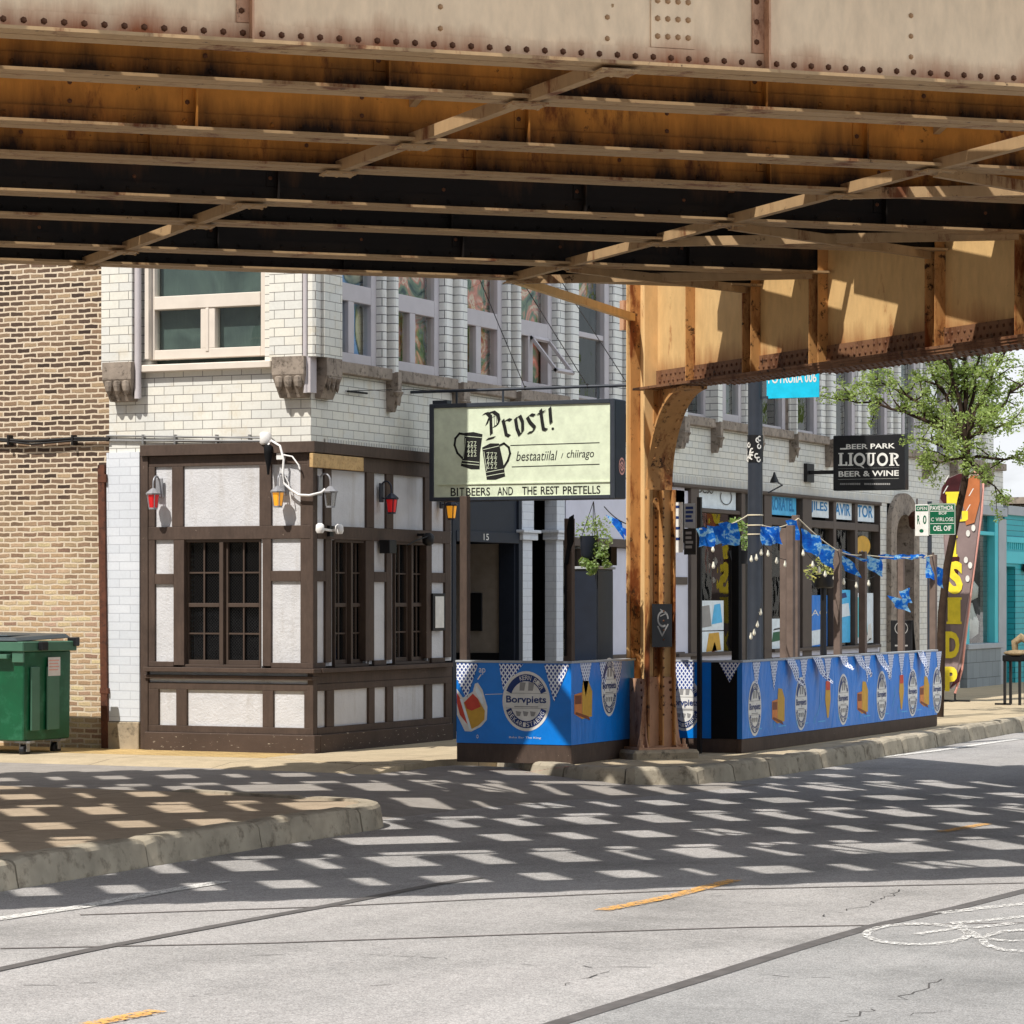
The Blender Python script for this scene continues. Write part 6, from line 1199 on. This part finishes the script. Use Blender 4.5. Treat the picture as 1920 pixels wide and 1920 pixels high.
PF2 = Plane((0, U2, 0), (1, 0, 0), (0, 0, 1)); xA = X(1283, U2); badge(PF2, xA, zm2-.05, .2, .3, BL2); m_ = MB(); rect(m_, PF2, X(1262, U2), X(1302, U2), zm2+.12, zt2-.014, .007); part(m_, 'pennant_print', M['loz'], BL2, fixn=False); tri(PF2, X(1368, U2), zt2-.013, .25, .22, BL2)
M['post_wood'] = worn('weathered_post_wood', C(112,97,89), .25, 6, .7, .2, bump=.3)
def vpost(x, y, z1, nm='post', mt='timber_worn', w=.042):
    m_ = MB(); m_.box(x-w, x+w, y-w, y+w, SW, z1); part(m_, nm, M[mt] if mt != 'timber_worn' else M['post_wood'], P2, bevel=.004)
vpost(N2-.11, U2+.11, ZF(1393, 1015, U2), mt='blackmatte')  # corner post in shadow, coloured black instead of post wood
for px, py in ((1485, 985), (1573, 1030), (1620, 1034), (1752, 1040)): vpost(N2-.115, U(px, N2-.1), ZS(px, py, N2-.1))
for px, py in ((1470, 990), (1492, 966), (1745, 1036), (1690, 1042)): vpost(N2-1.0, U(px, N2-1.0), ZS(px, py, N2-1.0))
# flying cloth pennants pinned to the long rail
for i, (px, tx, ty) in enumerate(((1479,1505,1287),(1529,1556,1282),(1578,1596,1257),(1606,1634,1270),(1646,1672,1274),(1724,1742,1271))):
    ub = U(px, N2); a = Vector((N2+.018, ub-.14, zt2)); b = Vector((N2+.018, ub+.14, zt2)); tp = onx(tx, ty, N2+.13); m_ = MB(); vv = []; NN = 7
    for k in range(NN):
        f = k/(NN-1); wv_ = .035*math.sin(f*7+i)*f; cc = a.lerp(tp, f)+Vector((wv_, 0, -.03*math.sin(f*3.1))); dd = b.lerp(tp, f)+Vector((wv_+.02*f, 0, 0)); 
        if k == NN-1: dd = cc+Vector((0, .03, .02))
        vv += [cc, (cc+dd)/2+Vector((.02*math.sin(f*5+i), 0, 0)), dd]
    m_.add(vv, [(3*k+j, 3*k+j+1, 3*k+j+4, 3*k+j+3) for k in range(NN-1) for j in (0, 1)], 0, True); part(m_, 'cloth_pennant', M['loz'], P2, fixn=False)
# ================================================================ BUNTING AND STRING LIGHTS
BUN = thing('bunting', 'string of blue cloth pennants sagging between posts and lamp pole above the long barrier', 'bunting', (N2-.3, 5, 2.8))

def clothmat():
    q = NT('blue_print_cloth', .8, .2); uv = q.coord('UV'); c = q.ramp(q.noise(uv, 8, 3), [(.35, C(24,84,196)), (.52, C(30,128,232)), (.58, C(170,222,248)), (.68, C(40,140,234))]); q.col(c)
    out = [n for n in q.t.nodes if n.type == 'OUTPUT_MATERIAL'][0]; tl = q.n('BsdfTranslucent'); q.l(c, tl.inputs[0]); mx = q.n('MixShader', i_Fac=.45); q.l(q.b.outputs[0], mx.inputs[1]); q.l(tl.outputs[0], mx.inputs[2]); q.l(mx.outputs[0], out.inputs[0]); return q.m
M['pennant'] = clothmat()
def cat(p, q, sag, n=10): return [Vector(p).lerp(Vector(q), i/n)-Vector((0, 0, sag*4*(i/n)*(1-i/n))) for i in range(n+1)]
pt = lambda px, py, n: onx(px, py, n)
rope = []; 
seg = [(pt(1312,992,N2-.1), pt(1402,966,3.75), .05), (pt(1430,985,3.75), pt(1497,972,N2-.4), .06), (pt(1497,972,N2-.4), pt(1566,1030,N2-.1), .02), (pt(1566,1030,N2-.1), pt(1618,1040,N2-.12), .03), (pt(1618,1040,N2-.12), pt(1748,1042,N2-.12), .03)]
m_ = MB()
for a, b, s_ in seg: m_.tube(cat(a, b, s_), .007, 6)
part(m_, 'rope', M['rope'], BUN)
def pen(px, py, n, w, h, du=0., dz=-1., rot=0.):
    w *= .85; h *= 1.0; p = pt(px, py, n); m_ = MB(); ax = Vector((.5, .85*math.cos(rot), math.sin(rot)*.6)).normalized(); dn = Vector((.12, du, dz)).normalized(); vv = []
    for r in range(5):
        for c_ in range(4): f, g = r/4, c_/3-.5; vv.append(p+ax*w*g*(1-.25*f)+dn*h*f+Vector((.02*math.sin(f*4+g*5+px), 0, .01*math.sin(g*8+px))))
    m_.add(vv, [(r*4+c_, r*4+c_+1, r*4+c_+5, r*4+c_+4) for r in range(4) for c_ in range(3)], 0, True); part(m_, 'cloth_pennant', M['pennant'], BUN, fixn=False)
for a in ((1322,990,N2-.1,.3,.2), (1345,986,N2-.1,.3,.2), (1366,980,N2-.1,.34,.25), (1437,988,3.8,.26,.22), (1452,988,3.9,.24,.2), (1485,975,N2-.4,.22,.24), (1518,998,N2-.25,.38,.27,.1,-1,-.5), (1545,1020,N2-.2,.36,.27,.15,-1,-.5), (1585,1046,N2-.15,.4,.26,.5,-.6,-.6), (1600,1040,N2-.15,.5,.1,.9,-.5,-.5), (1632,1042,N2-.15,.4,.27,.5,-.8,-.6), (1668,1040,N2-.15,.5,.06,.2,-1), (1700,1040,N2-.15,.5,.06,.2,-1), (1722,1040,N2-.15,.3,.05,.2,-1), (1744,1045,N2-.15,.24,.3,-.2,-1,-.4), (1752,1060,N2-.1,.3,.3,.4,-1,-.6), (1685,1122,N2-.3,.42,.16,.3,-.7,-.4), (1697,1105,N2-.3,.2,.2,.2,-.9,.6)): pen(*a)
B2 = thing('bunting', 'short run of blue pennants hung between the cream sign and the column', 'bunting', (2.9, .5, 2.9))
m_ = MB(); pa, pb = Vector((X(1133, 1.2), 1.2, ZF(1133, 950, 1.2))), AP(-.2, -.1, 2.63); m_.tube(cat(pa, pb, .04), .006, 6); part(m_, 'rope', M['wire'], B2); BUNs = BUN; BUN = B2
for px, py in ((1150, 970), (1172, 990)):
    p = Vector((X(px, 1.0), 1.0, ZF(px, py, 1.0))); m_ = MB(); m_.add([p+Vector((-.09,0,.03)), p+Vector((.09,.02,-.04)), p+Vector((.12,.03,-.25)), p+Vector((.03,.0,-.12))], [(0,1,2,3)]); part(m_, 'cloth_pennant', M['pennant'], B2, fixn=False)
LT = thing('string_lights', 'white bulb string lights drooping along the patio below the blue pennants', 'string lights', (N2-.5, 5, 2.5))
m_ = MB(); bl = []
for a, b, s_, nb in ((pt(1336,1000,3.6), pt(1338,1062,3.6), 0, 2), (pt(1404,1038,3.75), pt(1432,1020,N2-.5), .05, 3), (pt(1432,1020,N2-.5), pt(1480,1050,N2-.5), .05, 3), (pt(1500,1020,N2-.2), pt(1570,1075,N2-.2), .08, 5), (pt(1404,1185,3.7), pt(1428,1130,3.7), .1, 4), (pt(1570,1075,N2-.2), pt(1640,1080,N2-.3), .08, 3)):
    cc = cat(a, b, s_, 12); m_.tube(cc, .004, 5)
    for k in range(nb): bl.append(cc[min(12, int((k+.7)*12/nb))])
part(m_, 'wire', M['wire'], LT)
for p in bl:
    m_ = MB(); m_.lathe(p+Vector((0,0,-.11)), [(.006, .02), (.017, .03), (.021, .05), (.012, .075), (.008, .1)], 10); part(m_, 'bulb', M['bulb'], LT)
# ================================================================ PATIO OBJECTS
cu_ = .55; cn = X(1119, cu_); cl = X(1077, cu_); cz_ = ZF(1100, 1062, cu_); t = thing('dark_cabinet', 'tall dark speckled cabinet with pale top behind the near blue barrier', 'cabinet', ((cn+cl)/2, cu_+.3, SW))
cu3 = U(1150, cn); M['speck'] = worn('speckled_navy_panel', C(26,34,48), .2, 4, .25, .5, bump=0, dirt=None)
m_ = MB(); m_.box(cl, cn-.004, cu_, cu3, SW, cz_-.03); part(m_, 'body', M['speck'], t, bevel=.006); m_ = MB(); m_.box(cn-.0039, cn+.004, cu_+.02, cu3-.02, SW+.02, cz_-.05); part(m_, 'side_panel', M['sgrey'], t); m_ = MB(); m_.box(cl-.02, cn+.02, cu_-.02, cu3+.02, cz_-.029, cz_); part(m_, 'top', M['grey_trim'], t, bevel=.004)
def leafcloud(mb, pts, n, size, rng, droop=0.):
    for c, r in pts:
        for _ in range(n):
            while True:
                v = Vector((rng.uniform(-1,1), rng.uniform(-1,1), rng.uniform(-1,1)))
                if v.length < 1: break
            p = Vector(c)+v*r; a = Vector((rng.gauss(0,1), rng.gauss(0,1), rng.gauss(0,.7))).normalized(); b = a.cross(Vector((rng.gauss(0,1), rng.gauss(0,1), rng.gauss(0,1)))).normalized(); s_ = size*rng.uniform(.6, 1.3)
            mb.add([p-a*s_, p+b*s_*.5, p+a*s_, p-b*s_*.5], [(0,1,2,3)])
hc = Vector((X(1113, .2), .2, 0)); hb = ZF(1113, 1012, .2); t = thing('hanging_basket', 'leafy hanging planter with trailing foliage below the right end of the cream sign', 'planter', (hc.x, hc.y, hb))
rg = random.Random(3); m_ = MB(); leafcloud(m_, [((hc.x+dx, hc.y+dy, hb+dz), r) for dx, dy, dz, r in ((-.08,0,.1,.13),(.08,0,.12,.14),(0,0,.18,.11),(.14,-.03,-.02,.09),(.12,-.05,-.15,.07),(.02,-.08,-.26,.07),(.16,-.03,-.26,.05),(-.08,-.06,-.24,.06),(.0,-.07,-.33,.06),(.05,-.02,-.1,.08))], 90, .022, rg); part(m_, 'foliage', M['leaf2'], t, fixn=False)
m_ = MB(); m_.lathe((hc.x-.05, hc.y, hb), [(.06, -.2), (.09, -.16), (.1, .02), (.105, .04)], 12); part(m_, 'pot', M['navy'], t); m_ = MB(); [m_.tube([(hc.x-.05+dx, hc.y+dy, hb+.03), (hc.x, hc.y, ZF(1120, 940, .2))], .004, 5) for dx, dy in ((-.09,0),(.09,0),(0,.09))]; part(m_, 'hanger', M['wire'], t); m_ = MB(); m_.box(hc.x-.16, hc.x+.16, hc.y-.02+.12, hc.y+.26, ZF(1113,1058,.2)-.01, ZF(1113,1025,.2)); part(m_, 'shelf_box', M['blackmatte'], t)
t = thing('flower_pot', 'black pot of pale yellow flowers on the patio between brown posts', 'planter', (N2-1.4, U(1544, N2-1.4), SW)); fp = onx(1544, 1100, N2-1.4)
m_ = MB(); m_.lathe(fp, [(.1, -.02), (.14, .0), (.16, .14), (.17, .16)], 12); m_.lathe((fp.x, fp.y, 0), [(.05, SW), (.04, fp.z-.02)], 8); part(m_, 'pot', M['black'], t); m_ = MB(); leafcloud(m_, [((fp.x, fp.y, fp.z+.28), .17), ((fp.x+.1, fp.y+.1, fp.z+.2), .12), ((fp.x-.1, fp.y-.15, fp.z+.18), .12)], 90, .028, rg); M['petal'] = leafmat('yellow_petals', (.5,.42,.1,1), (.6,.55,.25,1), (.3,.36,.12,1)); part(m_, 'flowers', M['petal'], t, fixn=False)
t = thing('lime_plant', 'pale green bushy plant beside the lamp pole above the dark post', 'planter', (3.2, U(1385, 3.2), SW)); fp = onx(1387, 1000, 3.2)
m_ = MB(); leafcloud(m_, [((fp.x, fp.y, fp.z+.02), .14), ((fp.x+.05, fp.y, fp.z-.12), .11), ((fp.x-.06, fp.y, fp.z+.12), .09)], 80, .03, rg); part(m_, 'foliage', M['leaf2'], t, fixn=False); m_ = MB(); m_.lathe((fp.x, fp.y, fp.z-.25), [(.09, -.12), (.13, .04)], 10); m_.tube([(fp.x, fp.y, SW), (fp.x, fp.y, fp.z-.3)], .03, 8); part(m_, 'pot_stand', M['black'], t)
au = U(1690, 2.4); t = thing('sandwich_board', 'black sandwich board with round emblem and the number 17', 'sign board', (2.4, au, SW)); PB_ = Plane((0, au, 0), (1, 0, 0), (0, 0, 1)); a0, a1 = X(1670, au), X(1710, au); za = ZF(1690, 1163, au)
m_ = MB(); m_.box(a0, a1, au, au+.025, SW, za); BRD = part(m_, 'front_board', M['black'], t, bevel=.006); m_ = MB(); m_.obox(((a0+a1)/2, au+.26, (SW+za)/2), ((a1-a0)/2, 0, 0), (0, .012, 0), (0, -.2, (za-SW)/2)); part(m_, 'rear_board', M['black'], t)
cx_, cz_ = (a0+a1)/2, ZF(1690, 1178, au); m_ = MB(); ell(m_, PB_, cx_, cz_, .105, .1, .002, n=24, r_in=.88, a0=0, a1=359.9); poly(m_, PB_, [(cx_-.05, cz_-.06), (cx_-.02, cz_+.07), (cx_+.05, cz_+.06), (cx_+.02, cz_)], .003); text(m_, PB_, '17', cx_-.05, cx_+.06, ZF(1690,1206,au), ZF(1690,1193,au), .002, bold=.02); rect(m_, PB_, cx_-.1, cx_+.1, ZF(1690,1212,au), ZF(1690,1209,au), .002); part(m_, 'emblem', M['grey_print'], BRD, fixn=False)

# ================================================================ TREES
def tree(name, label, base, h_tr, seed, nleaf, spread, hgt, group=None, lf='leaf', lsize=.05, limbs=9):
    rng = random.Random(seed); t = thing(name, label, 'tree', base, group); base = Vector(base); br = MB(); tips = []
    def grow(p, d, L, r, depth):
        pts = [p]; rs = [r]; q = p; dd = d.copy(); n = 5
        for i in range(n):
            dd = (dd+Vector((rng.gauss(0,.13), rng.gauss(0,.13), rng.gauss(.03,.08)))).normalized(); q = q+dd*L/n; pts.append(q); rs.append(r*(1-.55*(i+1)/n))
            if depth < 3 and i >= 1:
                for _ in range(1 if depth else 2):
                    if rng.random() < .8:
                        a = Vector((rng.gauss(0,1), rng.gauss(0,1), rng.gauss(.15,.45))).normalized(); nd = (dd*.55+a*.8).normalized(); grow(q, nd, L*rng.uniform(.45,.7), rs[-1]*.6, depth+1)
            if depth >= 2: tips.append((q, .12+.1*rng.random()))
        br.tube(pts, rs, 6)
        tips.append((q, .2))
    top = base+Vector((.03, .05, h_tr)); br.tube([base, base+Vector((.02,.0,h_tr*.5)), top], [.095,.08,.07], 10)
    for k in range(limbs):
        a = 2*math.pi*k/limbs+rng.uniform(-.3,.3); el = rng.uniform(.15, 1.1) if k else 1.45; d = Vector((math.cos(a)*math.cos(el)*spread, math.sin(a)*math.cos(el)*spread, math.sin(el)*hgt)); L = d.length
        grow(top+Vector((0,0,rng.uniform(-.35,.5))), d.normalized(), L, .045, 1)
    part(br, 'trunk', M['bark'], t); lv = MB(); per = max(1, nleaf//len(tips))
    for c, r in tips:
        if rng.random() < .12: continue
        leafcloud(lv, [(c, r)], per, lsize, rng)
    part(lv, 'crown', M[lf], t, fixn=False); return t
TU = U(1762, 3.5); t = thing('street_tree', 'young street tree with leaning trunk and loose light green leaves beside the feather flag', 'tree', (3.5, TU, SW))
rng = random.Random(21); br = MB(); tips = []
def tq(px, py, du=0.): return ony(px, py, TU+du)
tk = [tq(1761,1300), tq(1766,1150), tq(1776,1060), tq(1793,975), tq(1808,910), tq(1814,860), tq(1812,825)]; tk[0].z = SW
br.tube(tk, [.065,.058,.054,.052,.05,.05,.042], 10)
def limb(p, q, r0, depth):
    p, q = Vector(p), Vector(q); L = (q-p).length; n = max(3, int(L/.16)); pts = []; rs = []; sag = Vector((rng.gauss(0,.06), rng.gauss(0,.06), L*.10))
    for i in range(n+1):
        f = i/n; pts.append(p.lerp(q, f)+sag*4*f*(1-f)*(.5)+Vector((rng.gauss(0,.018), rng.gauss(0,.018), rng.gauss(0,.018)))*(1 if 0 < i < n else 0)); rs.append(r0*(1-.8*f)+.003)
    br.tube(pts, rs, 6)
    for i in range(1, n+1):
        f = i/n
        if depth == 0 and f > .3:
            for _ in range(2):
                d = Vector((rng.gauss(0,1), rng.gauss(0,1), rng.gauss(.25,.6))).normalized()*rng.uniform(.25,.6)*(1.15-.4*f); limb(pts[i], pts[i]+d, rs[i]*.55, 1)
        if depth == 1: tips.append(pts[i])
    if depth == 0: tips.append(q)
fork = tq(1812,825)
for (px, py, du, r) in ((1566,748,-.3,.034),(1640,712,.3,.034),(1728,822,-.5,.03),(1722,872,.2,.02),(1716,640,.2,.036),(1760,590,-.5,.036),(1815,560,.2,.04),(1850,600,.5,.032),(1890,640,-.3,.032),(1940,700,.4,.032),(1925,790,-.4,.03),(1945,870,.2,.026),(1880,930,-.3,.022),(1740,790,.9,.03),(1770,830,-.9,.026),(1840,780,-1.1,.028),(1850,740,1.2,.03),(1780,690,1.1,.03)):
    st0 = fork if py < 800 else tq(1814, 862); limb(st0, tq(px, py, du), r, 0)
part(br, 'trunk', M['bark'], t); lv = MB()
for c in tips:
    if rng.random() < .1: continue
    leafcloud(lv, [(c, rng.uniform(.06,.15))], 34, .026, rng)
part(lv, 'crown', M['leaf'], t, fixn=False)
tb = tree('street_tree', 'leafy street tree across the road, seen only reflected in shop windows', (17.5, 22, SW), 3.2, 5, 9000, 3.2, 4.2, 'trees across the road', 'leaf', .12, 10)
for i, (x, y) in enumerate(((18, 33), (17.5, 46), (18.5, 58))):
    r = tb.copy(); COL.objects.link(r); r.location = (x, y, SW); r.rotation_euler = (0, 0, i*1.7+.8)
    for ch in tb.children: c = ch.copy(); COL.objects.link(c); c.parent = r
OB = thing('opposite_building', 'pale brick building across the road, seen only reflected in shop windows', 'building', (24, 40, 0))
m_ = MB(); m_.box(22, 30, 16, 90, 0, 6); part(m_, 'brick_wall', M['glazed'], OB); m_ = MB(); [m_.box(21.95, 22.0, 26+k*4, 28.2+k*4, z, z+1.8) for k in range(15) for z in (.8, 3.6)]; part(m_, 'window', M['darkroom'], OB)
